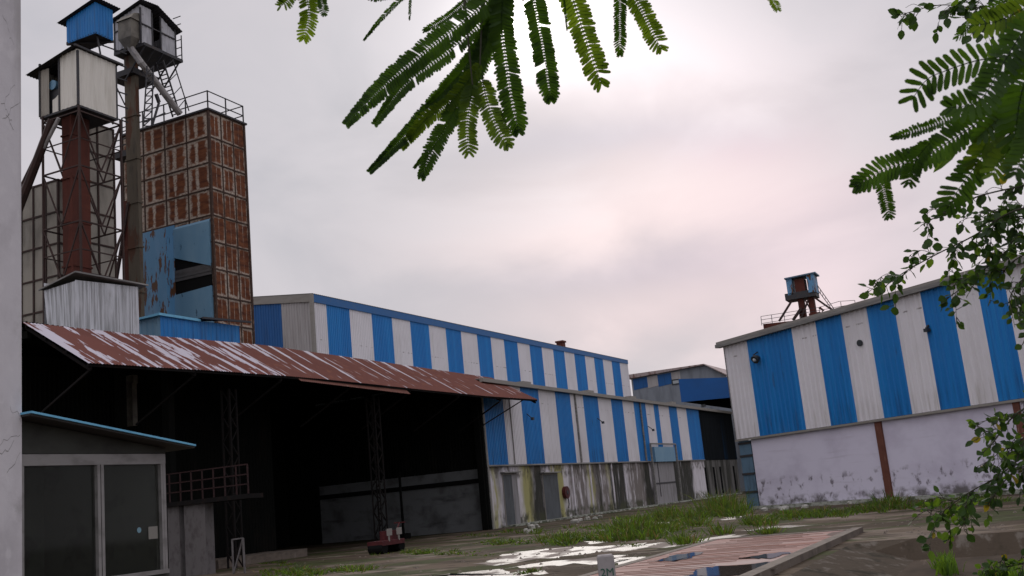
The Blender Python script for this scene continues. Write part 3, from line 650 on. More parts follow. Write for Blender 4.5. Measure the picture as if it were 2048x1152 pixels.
def platform():
    u = -31.5
    v0, zb = pu(341, 1003, u); v1, z1 = pu(497, 989, u); zb = (zb+z1)/2
    t = thing('railed_platform', Y(u-1, (v0+v1)/2, 0), 'maroon railed steel platform in the dark shed just right of the booth', 'platform')
    q = MB(); q.box(u-.1, u+.9, v0-1.5, v1, zb-.18, zb); q.build('deck', M['shedsteel'], t)
    q = MB()
    n = 9
    for k in range(n+1):
        v = v0-1.2+(v1-v0+1.2)*k/n; q.bar(Y(u, v, zb), Y(u, v, zb+1.15), .05)
    for z in (.38, .76, 1.15): q.bar(Y(u, v0-1.2, zb+z), Y(u, v1, zb+z), .05)
    q.build('railing', mat('maroon_railing', (.028, .010, .010), [((.018, .008, .008), (2, 2), 3, .4, .7, .8)], .7), t)
    q = MB()
    for x0, x1 in ((343, 366), (376, 418)):
        a, _ = pu(x0, 1060, u+.3); b_, _ = pu(x1, 1060, u+.3); q = MB(); q.box(u+.1, u+.6, a, b_, 0, zb-.18); q.build('pillar', M['pillar'], t)
    # white painted step rail leaning in front
    a, za = pu(466, 1120, u-1); b_, zb2 = pu(486, 1076, u-1)
    lad = thing('folding_stand', Y(u-1, a, 0), 'small pale folded metal stand on the shed floor below the platform', 'stand')
    q = MB(); q.bar(Y(u-1, a, 0), Y(u-1, b_, zb2), .05); q.bar(Y(u-1, b_+.02, 0), Y(u-1, b_, zb2), .06); q.bar(Y(u-1, a, zb2-.02), Y(u-1, b_, zb2), .05); q.bar(Y(u-1, a, 0), Y(u-1, a, zb2), .05); q.build('stand_frame', M['pillar'], lad)
platform()
def redmachine():
    u, v = yg(772, 1106); t = thing('floor_scale', Y(u, v, 0), 'small red wheeled machine with two white plates by the lattice column in the dark shed', 'machine')
    q = MB(); q.box(u-.9, u+.9, v-.35, v+.45, .35, .55); q.box(u-.1, u+.7, v-.2, v+.3, .55, .95); q.build('body', M['red'], t)
    for du in (-.7, .7):
        q = MB(); q.tube([Y(u+du, v-.32, .25), Y(u+du, v+.42, .25)], .25, 14); q.build('wheel', M['black'], t)
    for du in (-.35, .45):
        q = MB(); q.box(u+du-.2, u+du+.2, v+.46, v+.49, .75, 1.05); q.bar(Y(u+du, v+.44, .5), Y(u+du, v+.44, .78), .06); q.build('plate', M['trim'], t)
    q = MB(); q.bar(Y(u+.7, v, .6), Y(u+1.3, v, 1.25), .05); q.bar(Y(u+1.3, v-.3, 1.25), Y(u+1.3, v+.3, 1.25), .05); q.build('handle', M['red'], t)
redmachine()

# ------------------------------------------------------------------ rust panelled tower
def tower():
    V = -6
    u0, zt = pv(416, 221, V); u1, _ = pv(487, 250, V); vl = pu(286, 262, u0)[0]-1.0
    cw = (V-pu(286, 262, u0)[0])/3
    t = thing('dryer_tower', Y((u0+u1)/2, (V+vl)/2, 0), 'tall square rust brown panelled tower with railing on top, beside the striped warehouse', 'tower')
    z2 = pv(421, 430, V)[1]; z1 = pv(417, 273.5, V)[1]; ph = (z1-z2)/3
    rows = int(zt/ph)+1
    def face(fr_a, fr_b, n_cols, nudge):
        mb = MB()
        for c in range(n_cols):
            for r_ in range(rows):
                ztop = zt-r_*ph; zb = max(ztop-ph, 0)
                a = c/n_cols; b_ = (c+1)/n_cols
                p = lambda f, z: Vector((fr_a.lerp(fr_b, f).x, fr_a.lerp(fr_b, f).y, z))
                mb.poly([p(a, zb), p(b_, zb), p(b_, ztop), p(a, ztop)], 0, [(c+nudge, -r_-1), (c+1+nudge, -r_-1), (c+1+nudge, -r_), (c+nudge, -r_)])
        return mb
    vE = V-cw*4
    # left face, u=u0
    mb = face(Y(u0, vE, 0), Y(u0, V, 0), 4, 0); mb.build('left_panels', M['rustgrid'], t)
    mb = face(Y(u0, V, 0), Y(u1, V, 0), 3, 17); mb.build('right_panels', M['rustgrid_b'], t)
    mb = face(Y(u1, V, 0), Y(u1, vE, 0), 3, 37); mb2 = face(Y(u1, vE, 0), Y(u0, vE, 0), 3, 57)
    mb.v += mb2.v; n0 = len(mb.v)-len(mb2.v); mb.f += [tuple(i+n0 for i in f) for f in mb2.f]; mb.m += mb2.m; mb.uv += mb2.uv
    mb.poly([Y(u0, vE, zt), Y(u1, vE, zt), Y(u1, V, zt), Y(u0, V, zt)], 0)
    mb.build('rear_panels', M['rustgrid'], t)
    q = MB()
    for r_ in range(rows):
        z = zt-r_*ph; q.box(u0-.05, u1+.05, vE-.05, V+.05, z-.045, z+.03)
    for k in range(1, 4): q.box(u0-.04, u0+.04, V-cw*k-.04, V-cw*k+.04, 0, zt)
    for k in range(1, 3): u = u0+(u1-u0)*k/3; q.box(u-.035, u+.035, V-.04, V+.04, 0, zt)
    for (u, v) in ((u0, V), (u1, V), (u0, vE), (u1, vE)): q.box(u-.07, u+.07, v-.07, v+.07, 0, zt+.05)
    q.build('flange', mat('flange_rust', (.05, .028, .02), [((.16, .10, .07), (3, 3), 3, .55, .7, .8)], .8), t)
    q = MB(); q.box(u0-.12, u1+.2, vE-.1, V+.12, zt+.03, zt+.14); q.build('roof_deck', M['steel'], t)
    q = MB()
    for (ua, va, ub, vb, n) in ((u0, vE, u0, V, 4), (u0, V, u1, V, 2), (u1, V, u1, vE, 3)):
        for k in range(n+1):
            f = k/n; a = Y(ua+(ub-ua)*f, va+(vb-va)*f, zt+.1); q.bar(a, a+Vector((0, 0, 1.15)), .06)
        for z in (.6, 1.22): q.bar(Y(ua, va, zt+z), Y(ub, vb, zt+z), .05)
    q.build('railing', M['steel'], t)
    # light blue hoods on the left face
    q = MB(); ue = u0-.16
    vA = pu(336, 460, ue)[0]; vB = pu(417, 440, ue)[0]
    zA, zB = pu(336, 463, ue)[1], pu(417, 441, ue)[1]; zA2, zB2 = pu(338, 514, ue)[1], pu(420, 531, ue)[1]
    zT = (zA+zB)/2
    q.hexa([Y(ue, vA, zA2), Y(u0+.02, vA, zA2), Y(u0+.02, vB, zB2), Y(ue, vB, zB2), Y(ue, vA, zT), Y(u0+.02, vA, zT+.2), Y(u0+.02, vB, zT+.2), Y(ue, vB, zT)]); q.build('upper_hood', M['pale_blue'], t)
    q = MB()
    zc = [pu(341, 593, ue)[1], pu(420, 571, ue)[1]]; zd = pu(380, 660, ue)[1]
    q.hexa([Y(ue, vA, zd), Y(u0+.02, vA, zd), Y(u0+.02, vB, zd), Y(ue, vB, zd), Y(ue, vA, zc[0]), Y(u0+.02, vA, zc[0]), Y(u0+.02, vB, zc[1]), Y(ue, vB, zc[1])]); q.build('lower_hood', M['pale_blue'], t)
    q = MB(); z = pu(380, 545, u0-.3)[1]; q.box(u0-.11, u0, vA-.1, vB, z-.3, z+.35); q.box(u0-.14, u0-.11, vA-.1, vB, z-.12, z-.05); q.build('grey_duct', M['greyband'], t)
    q = MB(); q.box(u0-.06, u0-.03, vA, vB, zc[0]-.2, zA2+.5); q.build('recess_shade', M['black'], t)  # flat black panel in place of the shaded hollow under the hood
    ue2 = u0-.75
    a0 = pu(280, 468, ue2)[0]; a1 = pu(331, 459, ue2)[0]; b0 = pu(268, 660, ue2)[0]; b1 = pu(336, 660, ue2)[0]
    zt2 = pu(300, 463, ue2)[1]; zb2 = pu(300, 660, ue2)[1]
    q = MB(); q.hexa([Y(ue2, b0, zb2), Y(u0, b0, zb2), Y(u0, b1, zb2), Y(ue2, b1, zb2), Y(ue2, a0, zt2), Y(u0, a0, zt2+.3), Y(u0, a1, zt2+.3), Y(ue2, a1, zt2)]); q.build('blue_duct', M['peeled_blue'], t)
    return u0, V, vE, zt, cw
TU, TV, TVE, TZ, TCW = tower()

# ------------------------------------------------------------------ elevator heads
def cab(name, label, cx, ytop, ybot, xl, xr, V, colL, colR, openings=None, group=None, slope=.35, overhang=.35, roofm='steel', pitch=.2):
    u0, zt = pv(cx, ytop, V); _, zb = pv(cx, ybot, V)
    u1, _ = pv(xr, (ytop+ybot)/2+15, V); v0, _ = pu(xl, (ytop+ybot)/2+18, u0)
    t = thing(name, Y((u0+u1)/2, (V+v0)/2, 0), label, 'elevator', group)
    return t, u0, u1, v0, zb, zt
def elevator_white():
    V = -6.5
    t, u0, u1, v0, zb, zt = cab('bucket_elevator', 'cream cabin elevator with a red oxide leg inside a lattice frame, leftmost tower', 155, 97, 208, 80, 232, V, None, None)
    vm = pu(119, 160, u0)[0]
    q = MB(); q.corr(Y(u0, vm, zb), Y(u0, V, zb), Y(u0, V, zt), Y(u0, vm, zt-.08), .32, .03, None, -D1); 
    # ragged sheet foot by the opening
    vr = pu(105, 200, u0)[0]; q.poly([Y(u0, vr, zb), Y(u0, vm, zb), Y(u0, vm, zb+.95), Y(u0, vr+.2, zb+.75), Y(u0, vr, zb+.7)]); 
    q.corr(Y(u0, V, zb), Y(u1, V, zb), Y(u1, V, zt), Y(u0, V, zt), .32, .03, None, P1)
    q.build('cabin_sheets', M['cabwhite'], t)
    q = MB(); q.corr(Y(u1, V, zb), Y(u1, v0, zb), Y(u1, v0, zt-.4), Y(u1, V, zt), .25, .03, None, D1); q.corr(Y(u0, v0, zb), Y(u1, v0, zb), Y(u1, v0, zt-.4), Y(u0, v0, zt-.4), .25, .03, None, -P1)
    vq = pu(98, 170, u0)[0]; q.corr(Y(u0, v0, zb), Y(u0, vq, zb), Y(u0, vq, zt-.5), Y(u0, v0, zt-.5), .3, .03, None, -D1); q.build('rear_sheets', M['silo'], t)
    q = MB(); q.box(u0-.02, u1+.05, v0, V+.05, zb-.12, zb-.02); 
    for (u, v) in ((u0, V), (u1, V), (u0, v0), (u1, v0), (u0, vm)): q.box(u-.05, u+.05, v-.05, v+.05, zb, zt-.1)
    q.build('cabin_frame', M['steel'], t)
    q = MB(); n = 16; a, b_ = v0-.75, V+.12
    q.corr(Y(u0-.3, a, zt-.62), Y(u1+.3, a, zt-.62), Y(u1+.3, b_, zt+.12), Y(u0-.3, b_, zt+.12), .18, .05, None, Vector((0, 0, 1)), prof='sine'); q.bar(Y(u0-.3, b_, zt+.08), Y(u1+.4, b_, zt+.08), .1); q.build('cabin_roof', M['steel'], t)
    # motor seen through the opening
    v, z = pu(111, 172, u0+.3); q = MB(); q.tube([Y(u0+.1, v, z), Y(u0+.8, v, z)], .26, 14); q.build('motor', M['pale_blue'], t)
    q = MB(); q.box(u0+.2, u0+.6, v-.3, v+.3, zb, z-.25); q.build('motor_base', M['steel'], t)
    # leg
    ul, _ = pv(183, 400, V-.5); vv0 = pu(125, 400, u0+.5)[0]; vv1 = pu(146, 400, u0+.5)[0]
    ue = pv(181, 400, vv1)[0]
    q = MB(); q.box(u0+.5, ue, vv0, vv1, 0, zb-.1); q.box(u0+.42, u0+.5, vv1-.1, vv1+.02, 0, zb-.1); 
    for k in range(9): z = zb-1.2-k*2.3; q.box(u0+.44, ue+.04, vv0-.04, vv1+.04, z, z+.09)
    q.build('leg', M['rustleg'], t)
    # lattice frame round the leg
    q = MB(); a0 = u0-.1; a1 = u1+.1; c0 = pu(90, 420, u0)[0]; c1 = V+.15
    for u, v in ((a0, c0), (a1, c0), (a0, c1), (a1, c1)): q.bar(Y(u, v, 0), Y(u, v, zb-.1), .09)
    n = 8; hh = (zb-.4)/n
    for k in range(n+1):
        z = zb-.4-k*hh
        for p in ((a0, c0, a0, c1), (a0, c1, a1, c1), (a1, c1, a1, c0), (a1, c0, a0, c0)): q.bar(Y(p[0], p[1], z), Y(p[2], p[3], z), .07)
        if k < n:
            for j, p in enumerate(((a0, c0, a0, c1), (a0, c1, a1, c1), (a1, c1, a1, c0), (a1, c0, a0, c0))):
                m_ = Y((p[0]+p[2])/2, (p[1]+p[3])/2, z-hh)
                q.bar(Y(p[0], p[1], z), m_, .06); q.bar(Y(p[2], p[3], z), m_, .06)
                if k % 2 == 0: q.bar(Y(p[0], p[1], z-hh*.5), Y(p[2], p[3], z-hh*.5), .05)
    q.build('lattice_frame', M['lattice'], t)
    # spouts slanting down to the left
    z = zb-.2
    for (xa, ya, xb, yb, r_, mm) in ((105, 240, 44, 400, .22, 'lattice'), (118, 236, 40, 360, .10, 'pipe'), (98, 262, 44, 350, .12, 'lattice')):
        va, za = pu(xa, ya, u0-.2); vb, zb_ = pu(xb-40, yb+105, u0-.2)
        q = MB(); q.tube([Y(u0-.2, va, za), Y(u0-.2, vb, zb_)], r_, 8); q.build('spout', M[mm], t)
    return u0, u1, V, zb
EW = elevator_white()
def elevator_blue():
    V = -8.0
    t, u0, u1, v0, zb, zt = cab('bucket_elevator', 'bright blue cabin elevator behind the cream cabin, cut by the top of the picture', 190, 4, 66, 133, 226, V, None, None)
    q = MB(); q.corr(Y(u0, v0, zb), Y(u0, V, zb), Y(u0, V, zt), Y(u0, v0, zt-.45), .2, .03, None, -D1); q.corr(Y(u0, V, zb), Y(u1, V, zb), Y(u1, V, zt), Y(u0, V, zt), .2, .03, None, P1)
    q.corr(Y(u1, V, zb), Y(u1, v0, zb), Y(u1, v0, zt-.45), Y(u1, V, zt), .2, .03, None, D1); q.corr(Y(u0, v0, zb), Y(u1, v0, zb), Y(u1, v0, zt-.45), Y(u0, v0, zt-.45), .2, .03, None, -P1)
    q.build('cabin_sheets', M['blue'], t)
    q = MB(); q.box(u0, u1, v0, V, zb+.02, zb+.1); q.bar(Y(u0, v0, zb), Y(u1, V, zb), .15); q.build('floor', M['steel'], t)
    q = MB(); q.corr(Y(u0-.25, v0-.5, zt-.55), Y(u1+.3, v0-.5, zt-.55), Y(u1+.3, V+.3, zt+.12), Y(u0-.25, V+.3, zt+.12), .18, .05, None, Vector((0, 0, 1)), prof='sine'); q.build('cabin_roof', M['steel'], t)
    la = pu(136, 300, u0+.6)[0]; lb = pu(150, 300, u0+.6)[0]; q = MB(); q.box(u0+.6, u0+1.2, la, lb, 9, zb); q.build('leg', M['rustleg'], t)
    q = MB(); 
    for k in range(6): 
        z = zb-.3-k*.8; q.bar(Y(u0+.5, V-.4, z), Y(u0+1.6, V+.6, z-.5), .06)
    q.bar(Y(u0+.3, V-.2, zb), Y(u0+.9, V+.2, zb-5), .07)
    q.build('brace', M['steel'], t)
elevator_blue()
def elevator_grey():
    u0 = TU-.7
    # corner column of the cabin from the photograph
    V = -8.2
    u0, zt = pv(280, 9, V); zb = pv(281, 84, V)[1]; u1 = pv(350, 90, V)[0]; v0 = pu(229, 50, u0)[0]
    t = thing('bucket_elevator', Y(u0+1, -9, 0), 'silver grey cabin elevator with a ladder and weathered leg beside the rusty tower', 'elevator')
    q = MB(); T = Vector((0, 0, 1))
    du = pv(303, 60, V)[0]; dv = pv(320, 60, V)[0]
    q.corr(Y(u0, v0, zb), Y(u0, V, zb), Y(u0, V, zt), Y(u0, v0, zt-.5), .3, .03, None, -D1)
    q.corr(Y(u0, V, zb), Y(du, V, zb), Y(du, V, zt), Y(u0, V, zt), .3, .03, None, P1)
    q.corr(Y(dv, V, zb-.15), Y(u1, V, zb-.15), Y(u1, V, zt-.75), Y(dv, V, zt-.1), .3, .03, None, P1)
    q.corr(Y(u0, v0, zb), Y(u1, v0, zb), Y(u1, v0, zt-.7), Y(u0, v0, zt-.7), .3, .03, None, -P1)
    q.corr(Y(u1, V, zb), Y(u1, v0, zb), Y(u1, v0, zt-.7), Y(u1, V, zt-.7), .3, .03, None, D1)
    q.build('cabin_sheets', M['cabgrey'], t)
    q = MB(); zm = (zt+zb)/2
    for (a, b_) in (((u0, v0), (u0, V)), ((u0, V), (u1, V))):
        for z in (zm,): q.bar(Y(a[0]-.04, a[1]+.04, z), Y(b_[0]-.04, b_[1]+.04, z), .07)
    for (u, v) in ((u0-.03, V+.03), (u1, V+.03), (u0, v0), (du, V+.03), (dv, V+.03)): q.bar(Y(u, v, zb-.2), Y(u, v, zt-.2), .09)
    q.box(du, dv, V-.6, V-.5, zb, zt-.1); q.build('cabin_frame', M['steel'], t)
    q = MB(); q.box(u0-.1, u1+.25, v0, V+.35, zb-.3, zb-.12)
    for k in range(5): u = u0+(u1-u0)*k/4; q.bar(Y(u, V+.33, zb-.3), Y(u, -9.5, zb-2.0), .07)
    q.build('cabin_floor', M['steel'], t)
    q = MB(); um = (u0+u1)/2
    q.corr(Y(u0-.3, v0-.3, zt-.55), Y(um-.3, v0-.3, zt-.25), Y(um-.3, V+.35, zt+.25), Y(u0-.3, V+.35, zt+.12), .18, .04, None, T, prof='sine')
    q.corr(Y(um-.3, v0-.3, zt-.25), Y(u1+.3, v0-.3, zt-1.1), Y(u1+.3, V+.35, zt-.65), Y(um-.3, V+.35, zt+.25), .18, .04, None, T, prof='sine'); q.build('cabin_roof', M['steel'], t)
    # side ladder cage rails
    q = MB()
    for v in (V+.3, V-.3): q.bar(Y(u1+.22, v, zb-.2), Y(u1+.22, v, zt-.9), .05)
    for k in range(6): z = zb+.2+k*.5; q.bar(Y(u1+.22, V+.3, z), Y(u1+.22, V-.3, z), .04)
    q.bar(Y(u1+.22, V+.3, zb-.2), Y(u1, V+.3, zb-.2), .05); q.build('side_rail', M['steel'], t)
    # leg
    ul = u0+.35; a = pu(251, 200, ul)[0]; b_ = pu(272, 200, ul)[0]; ue = pv(286, 400, pu(279, 400, ul)[0])[0]; b_ = pu(274, 300, ul)[0]; a = pu(252, 300, ul)[0]
    q = MB(); q.box(ul, ue, a, b_, 9, zb-.2)
    for k in range(10): z = zb-1.5-k*2.6; q.box(ul-.05, ue+.05, a-.05, b_+.05, z, z+.1)
    q.build('leg', M['oldleg'], t)
    q = MB(); q.box(ul+.02, ul+.1, a-.42, a-.0, 0, zb-9); q.build('return_leg', M['rustleg'], t)
    # hopper box on the left face and its spout
    uh = u0-.65; v1_, z1_ = pu(236, 55, uh); v2_, _ = pu(262, 55, uh); zt_ = pu(250, 40, uh)[1]; zb_ = pu(248, 76, uh)[1]; zc_ = pu(246, 95, uh)[1]
    q = MB(); q.box(uh, u0, v1_, v2_, zb_, zt_); vm = (v1_+v2_)/2
    q.hexa([Y(uh+.2, vm-.2, zc_), Y(u0-.1, vm-.2, zc_), Y(u0-.1, vm+.2, zc_), Y(uh+.2, vm+.2, zc_), Y(uh, v1_, zb_), Y(u0, v1_, zb_), Y(u0, v2_, zb_), Y(uh, v2_, zb_)])
    q.hexa([Y(uh-.1, v1_-.08, zt_), Y(u0, v1_-.08, zt_), Y(u0, v2_+.08, zt_), Y(uh-.1, v2_+.08, zt_), Y(uh+.3, v1_, zt_+.45), Y(u0, v1_, zt_+.55), Y(u0, v2_, zt_+.55), Y(uh+.3, v2_, zt_+.45)])
    q.build('hopper', M['hopper'], t)
    e_u, e_z = pv(360, 228, V+.3)
    q = MB(); q.tube([Y(uh+.35, vm, zc_+.15), Y(uh+.6, V+.0, pv(262, 110, V)[1]-.2), Y(e_u, V+.3, e_z)], .2, 10); q.build('spout', M['pipe'], t)
    # ladder down to the tower roof
    q = MB(); ua_, za = pv(326, 120, V+.4); ub_, zb3 = pv(360, 230, V+.4); off = .75
    q.bar(Y(ua_, V+.4, za), Y(ub_, V+.4, zb3), .07); ua2, za2 = pv(345, 118, V+.4); ub2, zb4 = pv(378, 222, V+.4)
    w = (.55)
    q.bar(Y(ua_, V+.4-w, za), Y(ub_, V+.4-w, zb3), .07)
    for k in range(14):
        f = (k+.5)/14; p = Y(ua_, V+.4, za).lerp(Y(ub_, V+.4, zb3), f); q.bar(p, p-P1*w, .05)
    q.bar(Y(ua2, V+.4, za2), Y(ub2, V+.4, zb4), .05)
    for k in range(4):
        f = (k+.5)/4; q.bar(Y(ua_, V+.4, za).lerp(Y(ub_, V+.4, zb3), f), Y(ua2, V+.4, za2).lerp(Y(ub2, V+.4, zb4), f-.1 if f > .1 else 0), .04)
    q.build('ladder', M['steel'], t)
    # landing ring and braces near the neck
    q = MB(); zz = pu(240, 148, ul)[1]; q.box(ul-.3, ul+1.7, a-.9, b_+.15, zz-.35, zz)
    q.bar(Y(ul, a-.85, zz-.3), Y(ul, a, zz-2), .06); q.build('landing', M['steel'], t)
    # links to the tower on the left
    v = pu(226, 300, ul)[0]
    q = MB()
    for yy in (265, 280, 292): z = pu(240, yy, ul)[1]; q.bar(Y(ul, v, z), Y(ul, a, z+.0), .05)
    z = pu(240, 303, ul)[1]; q.box(ul, ul+.8, v, a, z-.35, z); q.build('catwalk', M['steel'], t)
    va, za5 = pu(228, 505, ul); vb, zb5 = pu(258, 405, ul)
    q = MB(); q.bar(Y(ul, va-1, za5-6), Y(ul, vb, zb5), .15); q.build('brace', M['lattice'], t)
    # the clutter of pipes on top of the tower
    q = MB()
    V2 = V+.35; n_ = 8
    for k in range(n_):
        y0 = 252-k*15; y1 = y0-15; xa = 287+k*.9; xb = 303+k*.5
        a_, b_, c_, d_ = (pv(xa, y0, V2), pv(xb, y0, V2), pv(xa+.9, y1, V2), pv(xb+.5, y1, V2))
        q.bar(Y(a_[0], V2, a_[1]), Y(c_[0], V2, c_[1]), .06); q.bar(Y(b_[0], V2, b_[1]), Y(d_[0], V2, d_[1]), .06)
        q.bar(Y(a_[0], V2, a_[1]), Y(b_[0], V2, b_[1]), .05); q.bar(Y(a_[0], V2, a_[1]), Y(d_[0], V2, d_[1]), .05)
    for x0, y0, x1, y1, w_ in ((304, 252, 318, 205, .1), (318, 205, 312, 188, .16), (290, 244, 330, 226, .08)):
        p0 = pv(x0, y0, V2); p1 = pv(x1, y1, V2); q.bar(Y(p0[0], V2, p0[1]), Y(p1[0], V2, p1[1]), w_)
    q.build('ladder_cage', M['steel'], t)
elevator_grey()

# ------------------------------------------------------------------ beige panel bins behind the lattice
def bin_(name, label, cx, yt, xl, xr, V, ncl, ncr, ph=1.7):
    u0, zt = pv(cx, yt, V); v0 = pu(xl, yt+40, u0)[0]; u1 = pv(xr, yt+40, V)[0]
    t = thing(name, Y(u0+1, V-1, 0), label, 'bin', 'beige panelled bins')
    q = MB(); q.box(u0, u1, v0, V, 0, zt); q.build('panels', M['silo'], t)
    q = MB()
    k = 0
    while zt-k*ph > 8: q.box(u0-.05, u1+.05, v0-.05, V+.05, zt-k*ph-.09, zt-k*ph); k += 1
    for k in range(ncl+1): v = v0+(V-v0)*k/ncl; q.box(u0-.06, u0+.04, v-.05, v+.05, 0, zt)
    for k in range(ncr+1): u = u0+(u1-u0)*k/ncr; q.box(u-.05, u+.05, V-.04, V+.06, 0, zt)
    q.build('panel_rib', M['lattice'], t); return t
bin_('storage_bin', 'lower beige panelled bin at the far left behind the pillar', 116, 358, 20, 150, -9.5, 4, 2)
bin_('storage_bin', 'tall beige panelled bin behind the red lattice elevator', 160, 236, 130, 226, -9.3, 2, 2)

# ------------------------------------------------------------------ sheet huts on the shed roof
def huts():
    V = -1.6
    u0, zt = pv(150, 546, V); u1 = pv(277, 600, V)[0]; v0 = pu(88, 600, u0)[0]; zb = 10.3
    t = thing('roof_hut', Y(u0, V, zb), 'galvanised corrugated hut with pitched top standing on the awning roof', 'hut')
    zr = pv(277, 574, V)[1]
    q = MB(); q.corr(Y(u0, v0+.25, zb), Y(u0, V, zb), Y(u0, V, zt-.35), Y(u0, v0, zt-.45), .11, .02, None, -D1, prof='sine'); q.corr(Y(u0, V, zb), Y(u1, V, zb), Y(u1, V, zr), Y(u0, V, zt-.3), .11, .02, None, P1, prof='sine')
    q.corr(Y(u1, V, zb), Y(u1, v0, zb), Y(u1, v0, zr), Y(u1, V, zr), .11, .02, None, D1, prof='sine'); q.corr(Y(u0, v0, zb), Y(u1, v0, zb), Y(u1, v0, zr), Y(u0, v0, zr), .11, .02, None, -P1, prof='sine')
    q.build('wall_sheets', M['galv'], t)
    q = MB(); q.corr(Y(u0-.15, v0-.15, zt-.42), Y(u1+.4, v0-.15, zr-.3), Y(u1+.4, V+.2, zr+.1), Y(u0-.15, V+.2, zt), .11, .02, None, Vector((0, 0, 1)), prof='sine'); q.bar(Y(u0-.15, V+.2, zt), Y(u1+.4, V+.2, zr+.1), .07); q.bar(Y(u0-.15, V+.2, zt), Y(u0-.15, v0-.15, zt-.42), .06); q.build('roof_sheet', M['trim_dark'], t)
    V = -1.9
    u0, zt = pv(320, 632, V); u1, z1 = pv(478, 650, V); v0 = pu(273, 650, u0)[0]
    t = thing('roof_hut', Y(u0, V, 10.3), 'low blue sheet metal hut on the awning roof at the foot of the rusty tower', 'hut')
    q = MB(); q.corr(Y(u0, v0, 10.3), Y(u0, V, 10.3), Y(u0, V, zt), Y(u0, v0, zt), .35, .02, None, -D1); q.build('pale_side', M['pale_blue'], t)
    q = MB(); q.corr(Y(u0, V, 10.3), Y(u1, V, 10.3), Y(u1, V, z1-.05), Y(u0, V, zt), .28, .03, None, P1); q.box(u0+.05, u1, v0, v0+.05, 10.3, zt-.1); q.box(u1-.05, u1, v0, V, 10.3, zt-.1); q.build('wall_sheets', M['blue'], t)
    um = pv(397, 630, V)[0]
    q = MB(); q.hexa([Y(u0-.2, v0-.1, zt-.02), Y(um, v0-.1, zt-.02), Y(um, V+.15, zt), Y(u0-.2, V+.15, zt), Y(u0-.2, v0-.1, zt+.06), Y(um, v0-.1, zt+.06), Y(um, V+.15, zt+.12), Y(u0-.2, V+.15, zt+.12)]); q.build('pale_roof_edge', M['rimblue'], t)
    zq = pv(490, 643, V+.3)[1]
    q = MB(); q.corr(Y(um-.1, v0-.1, zt+.2), Y(u1+.5, v0-.1, zq+.4), Y(u1+.5, V+.35, zq), Y(um-.1, V+.35, zt+.16), .2, .03, None, Vector((0, 0, 1)), prof='sine'); q.bar(Y(um-.1, V+.35, zt+.14), Y(u1+.5, V+.35, zq), .1); q.build('roof_sheet', M['steel'], t)
huts()

